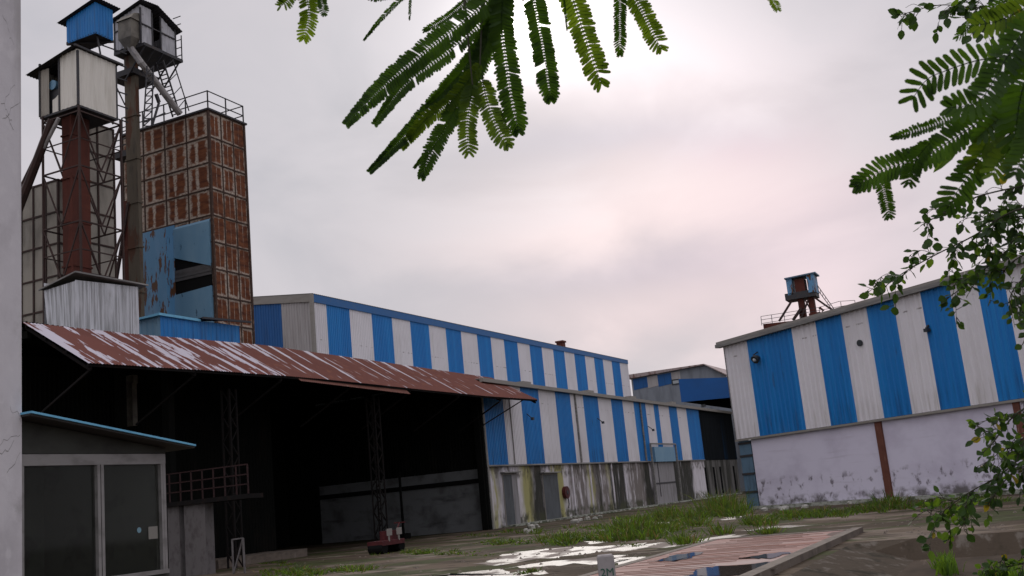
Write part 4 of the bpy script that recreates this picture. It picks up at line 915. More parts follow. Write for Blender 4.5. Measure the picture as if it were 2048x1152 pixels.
# ------------------------------------------------------------------ right-hand hall
def hall_right():
    t = thing('striped_warehouse', G(14, 8, 0), 'closer blue and white striped warehouse on the right with a pale lilac plaster base wall', 'warehouse')
    V = -.12; U1 = 34
    xb = [1521, 1611, 1664, 1717.7, 1772, 1827.8, 1885, 1941.7, 2001, 2058, 2117, 2178]
    yb = lambda x: 877.5-.1135*(x-1471)
    ul, zl = pg(1471, 877.5, V); zb = 3.93
    us = [pg(x, yb(x), V)[0]-ul for x in xb]
    cols = [(u, i % 2) for i, u in enumerate(us)]
    z0 = pg(1441, 693, V)[1]; z1 = pg(2048, 523, V)[1]; u2 = pg(2048, 523, V)[0]
    zs = lambda u: z0+(z1-z0)*(u-ul)/(u2-ul)
    q = MB(); q.corr(G(ul, V, zb), G(U1, V, zb-.0), G(U1, V, zs(U1)), G(ul, V, zs(ul)), .333, .06, cols, -P2); q.build('cladding', [M['white'], M['blue']], t)
    q = MB(); q.box(ul, U1, V-.06, V+.02, zb-.12, zb-.01, G); q.build('drip_flashing', M['trim'], t)
    q = MB(); a = ul-.35
    q.hexa([G(a, V-.3, zs(a)-.08), G(U1, V-.3, zs(U1)-.08), G(U1, V+.1, zs(U1)-.08), G(a, V+.1, zs(a)-.08), G(a, V-.3, zs(a)+.12), G(U1, V-.3, zs(U1)+.12), G(U1, V+.1, zs(U1)+.12), G(a, V+.1, zs(a)+.12)]); q.build('gutter', M['trim_dark'], t)
    q = MB(); q.hexa([G(a, V-.2, zs(a)+.14), G(U1, V-.2, zs(U1)+.14), G(U1, 20, zs(U1)-.6), G(a, 20, zs(a)-.6), G(a, V-.2, zs(a)+.26), G(U1, V-.2, zs(U1)+.26), G(U1, 20, zs(U1)-.5), G(a, 20, zs(a)-.5)]); q.build('roof', M['trim'], t)
    q = MB(); q.box(0, U1, 0, .25, .18, zb-.02, G); q.build('base_wall', M['lilacwall'], t)
    q = MB(); q.box(-.2, U1, -.45, .25, 0, .175, G); q.build('plinth', M['plinth'], t)
    q = MB(); q.box(ul, ul+.1, V, 20, zb, zs(ul)-.1, G); q.box(ul, U1, 19.9, 20, 0, zs(ul)-.7, G); q.box(-.0, .2, .25, 20, 0, zb, G); q.build('far_walls', M['dark_clad'], t)
    for x0, x1, y in ((1753, 1766, 860), (2033, 2046, 840)):
        a = pg(x0, y, 0)[0]; b_ = pg(x1, y, 0)[0]; q = MB(); q.box(a, b_, -.10, .0, .178, zb-.13, G); q.build('brown_post', M['brownpaint'], t)
    # blue steel corner post under the overhang
    a = pg(1489, 950, .1)[0]; b_ = pg(1512, 950, .1)[0]
    q = MB(); q.box(a, b_, .0, .4, 0, zb-.13, G); q.build('corner_post', M['duct_blue'], t)
    for z in (.9, 1.9, 2.9, 3.6): q = MB(); q.box(a-.04, b_+.03, -.04, .44, z, z+.12, G); q.build('post_band', M['steel'], t)
    # wall lamp on the wide blue stripe
    u, z = pg(1520, 717, V); l_ = thing('wall_lamp', G(u, V, z), 'dark bulkhead lamp on the wide blue stripe near the corner of the right warehouse', 'lamp')
    q = MB(); q.bar(G(u-.1, V-.02, z+.38), G(u-.1, V-.35, z+.22), .05); q.bar(G(u-.1, V-.35, z+.22), G(u, V-.35, z), .05); q.build('bracket', M['lamp'], l_)
    q = MB(); q.tube([G(u, V-.1, z+.05), G(u, V-.3, z), G(u, V-.42, z-.08)], [.12, .22, .24], 12); q.build('lamp_head', M['lamp'], l_)
    q = MB(); q.tube([G(u, V-.42, z-.08), G(u, V-.5, z-.14)], [.12, .05], 10); q.build('bulb', M['lampglass'], l_)
    u, z = pg(1721, 686, V); o = MB(); c = 18
    o.tube([G(u, V-.02, z), G(u, V-.10, z)], .16, c); tag(o.build('wall_vent', M['lamp']), 'round dark vent opening on a white stripe of the right warehouse', 'vent')
    u, z = pg(1858, 655, V); o = MB(); o.bar(G(u, V-.03, z+.1), G(u, V-.2, z-.05), .09); o.box(u-.1, u+.1, V-.3, V-.05, z-.2, z-.05, G); tag(o.build('wall_light', M['lamp']), 'small dark light fitting on the blue stripe right of the round vent', 'lamp')
hall_right()

# ------------------------------------------------------------------ passage, gabled shed and small elevator in the distance
def passage():
    u = 60
    v0, zt = pu(1357, 758, u); v1, _ = pu(1470, 757, u); _, zb = pu(1357, 805, u); zb2 = pu(1450, 797, u)[1]
    t = thing('covered_passage', Y(u+5, (v0+v1)/2, 0), 'plain deep blue sheet canopy bridging the gap between the two striped warehouses', 'canopy')
    zt2 = pu(1450, 757, u)[1]
    q = MB(); q.hexa([Y(u, v0, zb), Y(u+.2, v0, zb), Y(u+.2, v1, zb2), Y(u, v1, zb2), Y(u, v0, zt), Y(u+.2, v0, zt), Y(u+.2, v1, zt2), Y(u, v1, zt2)]); q.build('fascia', mat('plain_blue_board', (.007, .080, .27), [((.008, .065, .21), (.3, .4), 3, .4, .7, .7)], .5), t)
    q = MB(); q.box(u+.2, u+26, v0, v1+4, min(zb, zb2)+.3, min(zb, zb2)+.5); q.build('canopy_roof', M['dark'], t)
    q = MB(); q.box(u+26, u+26.3, 0, v1+4, 0, zb); q.build('end_wall', M['dark_clad'], t)
    q = MB(); a, z = pu(1403, 812, u+3); q.tube([Y(u+3, a, z), Y(u+3, a+.5, z+.05)], .2, 8); q.build('ceiling_lamp', M['lampglass'], t)
    return u
passage()
def gable():
    u = 88
    P = lambda x, y: pu(x, y, u)
    (va, za), (vb, zb), (vc, zc) = P(1262, 756), P(1410, 730), P(1452, 752)
    t = thing('gabled_shed', Y(u, vb, 0), 'grey gabled shed with weathered pale roof seen between the two striped warehouses', 'shed')
    q = MB(); q.poly([Y(u, va, 0), Y(u, vc+2, 0), Y(u, vc+2, zc-.9), Y(u, vc, zc), Y(u, vb, zb), Y(u, va, za)]); q.box(u+.02, u+20, va, va+.1, 0, za-.1); q.build('front_wall', mat('grey_gable_sheet', (.20, .22, .25), [((.13, .145, .17), (1.2, .2), 4, .4, .7, .8)], .6), t)
    q = MB()
    for x0, x1, mm in ((1266, 1295, 0), (1295, 1316, 1), (1316, 1344, 0), (1344, 1362, 1)):
        a, z = P(x0, 762); b_, _ = P(x1, 762)
        f = lambda v: za+(zb-za)*(v-va)/(vb-va)-.25
        zl = P(1300, 776)[1]+(a-va)*.0
        q.poly([Y(u-.04, a, zl), Y(u-.04, b_, zl+.2), Y(u-.04, b_, f(b_)), Y(u-.04, a, f(a))], mm)
    q.build('striped_band', [M['blue_end'], M['white_end']], t)
    q = MB()
    w_, zz = P(1350, 764); q.box(u-.1, u-.05, w_-.5, w_+.6, zz-.4, zz+.4); wf = q.build('window', M['lamp'], t)
    q = MB(); q.box(u-.13, u-.10, w_-.3, w_+.6, zz-.25, zz+.2); q.build('pane', M['lampglass'], wf)
    q = MB(); T = Vector((0, 0, 1)); rm = mat('weathered_red_white_roof', (.32, .26, .25), [((.12, .06, .05), (1.2, .4), 5, .5, .6, .9)], .7)
    q.hexa([Y(u-.6, va-.4, za-.15), Y(u+20, va-.4, za-.15), Y(u+20, vb, zb), Y(u-.6, vb, zb), Y(u-.6, va-.4, za+.5), Y(u+20, va-.4, za+.5), Y(u+20, vb, zb+.15), Y(u-.6, vb, zb+.15)])
    q.hexa([Y(u-.6, vc+2, zc-1.1), Y(u+20, vc+2, zc-1.1), Y(u+20, vb, zb), Y(u-.6, vb, zb), Y(u-.6, vc+2, zc-.95), Y(u+20, vc+2, zc-.95), Y(u+20, vb, zb+.15), Y(u-.6, vb, zb+.15)])
    q.build('roof', rm, t)
gable()
def far_elevator():
    # stands behind the right hall, its own frame parallel to the yard
    u = 60
    P = lambda x, y: pu(x, y, u)
    t = thing('bucket_elevator', Y(u, P(1600, 600)[0], 0), 'small rusty twin leg elevator with light blue cabin panels behind the right warehouse roof', 'elevator')
    def bx(x0, x1, y0, y1, du0, du1, name, m_, par=t):
        a, z1 = P(x0, y0); b_, z0 = P(x1, y1); q = MB(); q.box(u+du0, u+du1, a, b_, z0, z1); return q.build(name, M[m_], par)
    bx(1571, 1587, 558, 589, 0, 2.2, 'blue_panel', 'peeled_blue'); bx(1612, 1632, 549, 583, -.1, 2.2, 'blue_panel', 'peeled_blue')
    bx(1587, 1612, 559, 592, .2, 1.8, 'head_casing', 'rustleg'); bx(1569, 1632, 588, 591, 0, 2.4, 'cabin_floor', 'steel')
    q = MB(); (a, za), (b_, zb) = P(1569, 557), P(1631, 544)
    zz = (za+zb)/2; q.hexa([Y(u-.3, a, za-.15), Y(u+2.5, a, za-.15), Y(u+2.5, b_, zb-.15), Y(u-.3, b_, zb-.15), Y(u-.3, a, za), Y(u+2.5, a, za), Y(u+2.5, b_, zb), Y(u-.3, b_, zb)]); q.build('cabin_roof', M['duct_blue'], t)
    for x0, x1, y0 in ((1592, 1604, 590), (1612, 1624, 585)):
        a, z1 = P(x0, y0); b_, _ = P(x1, y0); q = MB(); q.box(u+.5, u+1.3, a, b_, 0, z1+.3); q.build('leg', M['rustleg'], t)
    q = MB()
    for (x0, y0, x1, y1, w) in ((1588, 592, 1557, 642, .22), (1622, 590, 1663, 619, .22), (1604, 590, 1618, 615, .15), (1616, 598, 1600, 640, .18), (1602, 615, 1585, 640, .3)):
        (a, za), (b_, zb) = P(x0, y0), P(x1, y1); q.bar(Y(u+.3, a, za), Y(u+.3, b_, zb), w)
    q.build('brace', M['lattice'], t)
    q = MB()
    for (x0, y0, x1, y1) in ((1634, 570, 1667, 617), (1636, 581, 1662, 617)):
        (a, za), (b_, zb) = P(x0, y0), P(x1, y1); q.bar(Y(u+.3, a, za), Y(u+.3, b_, zb), .08)
    for k in range(7):
        f = k/6; (a, za), (b_, zb) = P(1634+33*f, 570+47*f), P(1636+26*f, 581+36*f); q.bar(Y(u+.3, a, za), Y(u+.3, b_, zb), .05)
    q.build('ladder', M['steel'], t)
    q = MB()
    def rail(pts, y_):
        for (x0, y0), (x1, y1) in zip(pts, pts[1:]):
            (a, za), (b_, zb) = P(x0, y0), P(x1, y1); q.bar(Y(u-.6, a, za), Y(u-.6, b_, zb), .05)
    rail([(1524, 634), (1570, 627), (1640, 616), (1680, 604), (1711, 602)], 0); rail([(1524, 641), (1570, 634), (1640, 622), (1711, 609)], 0); rail([(1526, 648), (1590, 638)], 0)
    for x, y in ((1524, 634), (1545, 631), (1570, 627), (1600, 622), (1640, 616), (1683, 605), (1711, 602)):
        (a, za), (b_, zb) = P(x, y), P(x+2, y+18); q.bar(Y(u-.6, a, za), Y(u-.6, b_, zb), .06)
    q.build('roof_railing', M['steel'], t)
    a, z1 = P(1526, 648); b_, z2 = P(1600, 640); q = MB(); q.hexa([Y(u, a, z1-3), Y(u+3, a, z1-3), Y(u+3, b_, z1-3), Y(u, b_, z1-3), Y(u, a, z1), Y(u+3, a, z1), Y(u+3, b_, z2), Y(u, b_, z2)]); q.build('bin_top', M['rustleg'], t)
    a, z1 = P(1628, 627); q = MB(); q.box(u, u+1, a-.6, a+.7, z1-1.2, z1+.1); q.tube([Y(u, a+.6, z1-.3), Y(u, a+1.1, z1+.2), Y(u, a+.7, z1+.6)], .15, 8); q.build('drive', M['rustleg'], t)
far_elevator()

# ------------------------------------------------------------------ weighbridge booth and the plaster pillar
def booth():
    c = gnd(336, 1138.5, 1.2)-BO; U = c.dot(D1); V = c.dot(P1)
    P = lambda x, y: pv(x, y, V)
    ul = P(45, 1000)[0]; ur = P(330, 1000)[0]; um = P(200, 1000)[0]; zh = P(190, 930)[1]; zs_ = 1.2; uL = ul-.9
    t = thing('weighing_booth', Y((ul+ur)/2, V-1.2, 0), 'dark olive booth with aluminium framed windows and a light blue edged lean-to roof', 'booth')
    H = zh+.04; D = 2.6
    PR = lambda x, y: pv(x, y, V+.36)
    z0r = PR(70, 822)[1]; z1r = PR(392, 888)[1]; u0r = PR(70, 822)[0]; u1r = PR(392, 888)[0]; sl = (z1r-z0r)/(u1r-u0r)
    zr = lambda u: z0r+sl*(u-u0r)
    q = MB(); fr_ = ur+.04
    q.box(uL, fr_, V-.12, V, 0, zs_-.05); q.build('lower_wall', M['booth'], t); q = MB()
    q.hexa([Y(uL, V-.12, H+.12), Y(fr_, V-.12, H+.12), Y(fr_, V, H+.12), Y(uL, V, H+.12), Y(uL, V-.12, zr(uL)-.07), Y(fr_, V-.12, zr(fr_)-.07), Y(fr_, V, zr(fr_)-.07), Y(uL, V, zr(uL)-.07)])
    q.build('front_wall', M['booth'], t)
    q = MB(); q.box(fr_-.1, fr_-.001, V-D, V-.13, 0, zr(fr_)-.1); q.box(uL, uL+.1, V-D, V-.13, 0, zr(uL)-.1); q.box(uL+.1, fr_-.1, V-D, V-D+.1, 0, zr(fr_)-.1); q.build('rear_walls', M['inside'], t)
    q = MB(); q.box(uL+.1, fr_-.1, V-D+.1, V-.12, 0, .06); q.build('floor', M['inside'], t)
    q = MB(); ra, rb = u0r-.05, u1r
    q.hexa([Y(ra, V-D-.2, zr(ra)-.06), Y(rb, V-D-.2, zr(rb)-.06), Y(rb, V+.33, zr(rb)-.06), Y(ra, V+.33, zr(ra)-.06), Y(ra, V-D-.2, zr(ra)-.035), Y(rb, V-D-.2, zr(rb)-.035), Y(rb, V+.33, zr(rb)-.035), Y(ra, V+.33, zr(ra)-.035)]); q.build('roof_soffit', M['soffit'], t)
    q = MB(); q.bar(Y(u0r-.02, V+.0, zr(u0r)-.01), Y(rb, V+.0, zr(rb)-.01), .02, .022); 
    q2 = MB(); q2.hexa([Y(ra, V-D-.2, zr(ra)-.033), Y(rb, V-D-.2, zr(rb)-.033), Y(rb, V+.36, zr(rb)-.033), Y(ra, V+.36, zr(ra)-.033), Y(ra, V-D-.2, zr(ra)-.005), Y(rb, V-D-.2, zr(rb)-.005), Y(rb, V+.36, zr(rb)-.005), Y(ra, V+.36, zr(ra)-.005)]); q2.build('roof_edge', M['rimblue'], t)
    # window frames
    q = MB(); F = .05
    q.box(uL+.5, ur, V-.08, V+.03, zh-.0, H+.11)              # header
    q.box(uL+.5, ur, V-.06, V+.05, zs_-.05, zs_+.01)
    for a, w in ((ul-.02, .05), (um-.035, .05), (um+.03, .05), (ur-.075, .04), (ur-.025, .05)): q.box(a-w/2, a+w/2, V-.07, V+.025, zs_+.01, zh)
    wf = q.build('window_frame', M['frame'], t)
    for a, b_ in ((ul+.005, um-.06), (um+.055, ur-.095)):
        g = MB(); g.box(a, b_, V-.04, V-.034, zs_+.01, zh); g.build('pane', M['glass'], wf)
    # inner window frame and door frame seen through the panes
    q = MB(); vb = V-D+.14
    for x in (172, 245): 
        u = pv(x, 1050, vb)[0]; q.box(u-.03, u+.03, vb, vb+.04, .3, 2.5)
    for z in (1.5, 2.1): q.box(pv(150, 1050, vb)[0], pv(245, 1050, vb)[0], vb, vb+.03, z, z+.04)
    q.build('inner_frame', M['white'], t)
    # sticker and notice on the right pane
    for x, y, r_, mm, nm in ((281, 1060, .04, 'sticker', 'sticker'), (309, 1065, .06, 'paper', 'notice')):
        u, z = P(x, y); q = MB()
        if nm == 'sticker': q.tube([Y(u, V-.030, z), Y(u, V-.025, z)], r_, 18)
        else: q.box(u-.09, u+.09, V-.030, V-.026, z-.09, z+.09)
        q.build(nm, M[mm], t)
    # the figures painted on the inner wall, seen through the left pane
    for ch, x, y in (('9', 126, 1052), ('5', 129, 1075)):
        vb2 = V-D+.115; u, z = pv(x, y, vb2)
        cu = bpy.data.curves.new('mark', 'FONT'); cu.body = ch; cu.size = .2; cu.extrude = .002
        ob = bpy.data.objects.new('tmp', cu); me = ob.to_mesh().copy(); me.name = 'painted_figure'; bpy.data.objects.remove(ob)
        mo = bpy.data.objects.new('painted_figure', me); COL.objects.link(mo); me.materials.append(M['yellow']); mo.parent = t
        mo.matrix_local = Matrix.Translation(Y(u, vb2, z)-t.location) @ Matrix((D1, Vector((0, 0, 1)), P1)).transposed().to_4x4()
    # small pale chip on the roof at the pillar
    # desk inside
    q = MB(); q.box(uL+1.0, ur-.4, V-.8, V-.2, .72, .76); q.box(uL+1.0, uL+1.05, V-.8, V-.2, .06, .72); q.box(ur-.45, ur-.4, V-.8, V-.2, .06, .72); dk = q.build('desk', M['lattice'], t)
    # pillar
    pm = MB(); Vp = V+.15; up = pv(43, 600, Vp)[0]
    pt = thing('plaster_pillar', Y(up-1, Vp-.8, 0), 'tall cracked grey plastered pillar at the left edge of the picture', 'pillar')
    n = 40; 
    pm.box(up-1.6, up, Vp-1.2, Vp, 0, 12.5); pm.build('shaft', M['plaster'], pt)
    # cracks: thin dark irregular grooves standing 1.5 mm proud
    cr = MB(); rnd = random.Random(11)
    for x0, y0, ln, dirx in ((5, 30, 9, 1), (40, 205, 8, -1), (8, 195, 9, 1), (30, 170, 8, -1), (12, 230, 5, 1), (40, 870, 10, -1), (28, 880, 9, -1), (40, 905, 5, -1), (20, 812, 7, 1)):
        u, z = pv(x0, y0, Vp); pts = [(u, z)]
        for k in range(ln):
            u += dirx*rnd.uniform(.0, .05)-.005; z -= rnd.uniform(-.02, .09); u = min(u, up-.003); pts.append((u, z))
        for (a, b_), (c_, d_) in zip(pts, pts[1:]):
            w = rnd.uniform(.003, .007); cr.poly([Y(a, Vp+.0015, b_-w), Y(c_, Vp+.0015, d_-w), Y(c_, Vp+.0015, d_+w), Y(a, Vp+.0015, b_+w)])
    cr.build('crack', mat('crack_shadow', (.27, .26, .26), (), .9), pt)
booth()
# bollard
def bollard():
    p = gnd(1210, 1110, .96); p.z = 0
    t = thing('bollard', p, 'short square grey concrete post with green painted mark at the bottom of the picture', 'bollard')
    f = lambda a, b_, z: p+Vector((a, b_, z))
    q = MB(); w = .098
    q.hexa([f(-w*1.06, -w, -.1), f(w*1.06, -w, -.1), f(w*1.06, w, -.1), f(-w*1.06, w, -.1), f(-w, -w, .945), f(w, -w, .945), f(w, w, .945), f(-w, w, .945)])
    q.hexa([f(-w, -w, .945), f(w, -w, .945), f(w, w, .945), f(-w, w, .945), f(-w*.85, -w*.85, .965), f(w*.85, -w*.85, .965), f(w*.85, w*.85, .965), f(-w*.85, w*.85, .965)])
    q.build('post', M['post'], t)
    cu = bpy.data.curves.new('mark', 'FONT'); cu.body = '2M'; cu.size = .13; cu.extrude = .001; cu.align_x = 'CENTER'
    ob = bpy.data.objects.new('tmp', cu); me = ob.to_mesh().copy(); me.name = 'painted_mark'; bpy.data.objects.remove(ob)
    mo = bpy.data.objects.new('painted_mark', me); COL.objects.link(mo); me.materials.append(M['green']); mo.parent = t
    mo.matrix_local = Matrix.Translation((0, -w*1.03-.003, .72)) @ Matrix.Rotation(R(90), 4, 'X')
bollard()

# ------------------------------------------------------------------ grass and rubble
def grass():
    rnd = random.Random(21); mb = MB()
    def blade(p, h, w):
        a = rnd.uniform(0, 6.28); lean = Vector((rnd.uniform(-1, 1), rnd.uniform(-1, 1), 0))*h*.45
        s_ = Vector((math.cos(a), math.sin(a), 0))*w
        m_ = p+lean*.4+Vector((0, 0, h*.6)); e = p+lean+Vector((0, 0, h))
        mb.poly([p-s_, p+s_, m_+s_*.7, m_-s_*.7]); mb.poly([m_-s_*.7, m_+s_*.7, e])
    def clump(x, y, rx, ry, n, h, w=.020):
        for _ in range(max(3, n//24)):
            a = rnd.gauss(0, .36); b_ = rnd.gauss(0, .5)
            if abs(b_) > 1.3 or abs(a) > 1.4: continue
            c0 = gnd(x+a*rx, y+b_*ry); g = (1-.5*min(1, (a*a+b_*b_)))*rnd.choice((.5, .8, 1, 1.35)); rad = .10+.22*g*h
            for _k in range(rnd.randrange(8, 24)):
                q_ = Vector((rnd.gauss(0, 1), rnd.gauss(0, 1), 0))*rad
                hh = h*.82*g*rnd.uniform(.45, 1.1); p = c0+q_; s_ = Vector((rnd.uniform(-1, 1), rnd.uniform(-.4, .4), 0)).normalized()*w*rnd.uniform(.6, 1.3)
                ln = (q_*.9+Vector((rnd.uniform(-1, 1), rnd.uniform(-1, 1), 0))*.3*hh)
                m_ = p+ln*.4+Vector((0, 0, hh*.65)); e = p+ln*1.1+Vector((0, 0, hh*rnd.uniform(.8, 1)))
                mi = 1 if rnd.random() < .12 else (2 if rnd.random() < .3 else 0)
                mb.poly([p-s_, p+s_, m_+s_*.7, m_-s_*.7], mi); mb.poly([m_-s_*.7, m_+s_*.7, e], mi)
    for c in ((1120, 1083, 50, 8, 1100, .55), (1170, 1078, 40, 6, 500, .4), (1270, 1072, 60, 9, 1700, .9), (1230, 1080, 40, 5, 600, .5), (1330, 1060, 60, 6, 900, .5), (1345, 1040, 70, 6, 1500, .85),
              (1440, 1028, 45, 6, 1700, 1.35), (1470, 1030, 25, 5, 700, .9), (1390, 1050, 35, 4, 500, .5), (1370, 1086, 28, 4, 350, .45), (1440, 1068, 12, 4, 160, .5), (1520, 1048, 45, 5, 700, .5), (1535, 1066, 18, 4, 180, .4),
              (1580, 1034, 60, 5, 900, .42), (1650, 1030, 70, 5, 900, .38), (1740, 1022, 60, 5, 800, .42), (1778, 1014, 40, 6, 700, .75), (1860, 1012, 70, 4, 500, .35), (1960, 1002, 80, 3, 500, .3),
              (600, 1146, 90, 7, 1200, .28), (700, 1140, 70, 5, 600, .22), (850, 1107, 140, 5, 900, .2), (1000, 1085, 90, 6, 900, .22), (960, 1072, 70, 4, 300, .2), (1060, 1066, 80, 5, 400, .3), (1180, 1056, 80, 4, 400, .3), (1270, 1040, 60, 4, 400, .35),
              (560, 1128, 60, 3, 300, .2), (1060, 1146, 30, 3, 60, .2), (1400, 1080, 140, 3, 200, .15), (1250, 1092, 60, 3, 120, .12)):
        clump(*c)
    o = mb.build('grass', [M['grass'], M['drygrass'], M['leaf_light']]); o['kind'] = 'stuff'
    mb = MB()
    def wclump(x, y, rx, n, h, mm):
        for _ in range(n):
            p = gnd(x+rnd.gauss(0, .4)*rx, y+rnd.uniform(-6, 10), -.42); blade(p, h*rnd.uniform(.4, 1), .02)
    wclump(1893, 1142, 26, 170, .42, 0); wclump(2020, 1165, 40, 220, .40, 0)
    o = mb.build('weed_patch', M['leaf_light']); o['kind'] = 'stuff'
    # rubble along the wall foot
    labels = []
    mb = MB()
    for x, y in [(1052, 1062), (1062, 1058), (1072, 1055), (1160, 1042), (1175, 1040), (1190, 1038), (1200, 1036), (1345, 1045), (1530, 1022), (1560, 1018), (1570, 1020), (1610, 1016), (1700, 1008), (1060, 1066), (1150, 1046)]:
        p = gnd(x, y); s_ = rnd.uniform(.12, .3)
        ring = [[p+Vector((math.cos(a)*s_*k*rnd.uniform(.8, 1.3), math.sin(a)*s_*k*rnd.uniform(.8, 1.3), z)) for a in [i*1.047 for i in range(6)]] for k, z in ((1, 0), (.9, s_*.6), (.45, s_*.95))]
        for r0, r1 in zip(ring, ring[1:]):
            for i in range(6): mb.poly([r0[i], r0[(i+1) % 6], r1[(i+1) % 6], r1[i]])
        mb.poly(ring[2])
    o = mb.build('rubble', M['rock']); o['kind'] = 'stuff'
    mb = MB()
    for _ in range(900):
        x = rnd.uniform(450, 2048); y = rnd.uniform(0, 1)**1.3; yy = 1010+.03*(1500-x)+y*140
        if yy < 1020 and x < 1300: continue
        p = gnd(x, yy); uu = (p-BO).dot(D1); vv = (p-BO).dot(P1)
        if p.y > 60 or p.y < 12 or (24.6 < vv < 29.4 and uu < -34) or (vv > 29 and uu < -38): continue
        s_ = rnd.uniform(.02, .07)
        r0 = [p+Vector((math.cos(a)*s_*rnd.uniform(.7, 1.4), math.sin(a)*s_*rnd.uniform(.7, 1.4), 0)) for a in (0, 1.2, 2.5, 3.8, 5)]
        t_ = p+Vector((0, 0, s_*rnd.uniform(.5, 1)))
        for i in range(5): mb.poly([r0[i], r0[(i+1) % 5], t_])
    o = mb.build('gravel', M['concrete']); o['kind'] = 'stuff'
grass()

# ------------------------------------------------------------------ foreground trees
def catmull(pts, n):
    out = []; P = [pts[0]]+list(pts)+[pts[-1]]
    for i in range(1, len(P)-2):
        for k in range(n):
            t = k/n; a, b_, c, d = P[i-1], P[i], P[i+1], P[i+2]
            out.append(.5*((2*b_)+(-a+c)*t+(2*a-5*b_+4*c-d)*t*t+(-a+3*b_-3*c+d)*t**3))
    out.append(P[-2]); return out
def pinna(px, width, dist, d2=None, roll=0, parent=None, material='frond', rnd=None, sparse=1.0, ang=68, droop=False):
    """one feather leaf: midrib through the given photo points, leaflets paired along it"""
    d2 = d2 or dist
    n = len(px)
    P3 = [at(x, y, dist+(d2-dist)*i/(n-1)) for i, (x, y) in enumerate(px)]
    C_ = catmull(P3, 12)
    tot = [0]
    for a, b_ in zip(C_, C_[1:]): tot.append(tot[-1]+(b_-a).length)
    Ln = tot[-1]; hl = width/2*dist/FPX; lw = hl*.31; step = lw*.86*sparse
    def pos(s_):
        for i in range(len(tot)-1):
            if s_ <= tot[i+1]:
                f = (s_-tot[i])/max(1e-9, tot[i+1]-tot[i]); return C_[i].lerp(C_[i+1], f), (C_[i+1]-C_[i]).normalized()
        return C_[-1], (C_[-1]-C_[-2]).normalized()
    mb = MB(); mb.tube(C_, [hl*.045*(1-.6*i/len(C_)) for i in range(len(C_))], 5)
    s_ = 0
    while s_ < Ln:
        p, d = pos(s_); f = s_/Ln
        toc = (EYEP-p).normalized(); side = d.cross(toc).normalized(); nrm = side.cross(d).normalized()
        taper = (1.0 if f < .6 else 1-.62*((f-.6)/.4)**1.3) if droop else (1.0 if f < .9 else 1-.35*((f-.9)/.1)**2)
        if f < .1: taper = .6+4*f
        for sg in (-1, 1):
            rr = roll+rnd.uniform(-7, 7); sd_ = (side*math.cos(R(rr))+nrm*math.sin(R(rr))*sg).normalized()*sg
            aa = R(ang+rnd.uniform(-2.5, 2.5)-(0 if droop else 42*max(0, f-.86)/.14))
            ax = (sd_*math.sin(aa)+d*math.cos(aa)).normalized()
            tw = rnd.uniform(-10, 10)+rnd.choice((0, 0, 0, 0, 0, 30))
            wd = (d*math.sin(aa)-sd_*math.cos(aa)).normalized(); wd = (wd*math.cos(R(tw))+nrm*math.sin(R(tw))).normalized()
            ll = hl*taper*rnd.uniform(.88, 1.06); w = lw*.5*rnd.uniform(.85, 1.05)
            if rnd.random() < .015: continue
            b0 = p+ax*ll*.02; dr = -nrm*ll*.08
            pts = [b0-wd*w*.35, b0+ax*ll*.12-wd*w*.8+dr*.1, b0+ax*ll*.55-wd*w+dr*.4, b0+ax*ll*.9-wd*w*.75+dr*.9, b0+ax*ll+dr, b0+ax*ll*.92+wd*w*.7+dr*.9, b0+ax*ll*.55+wd*w+dr*.4, b0+ax*ll*.12+wd*w*.8+dr*.1, b0+wd*w*.35]
            mb.poly(pts)
        s_ += step*max(.6, taper)
    return mb.build('frond', M[material], parent), C_[0]
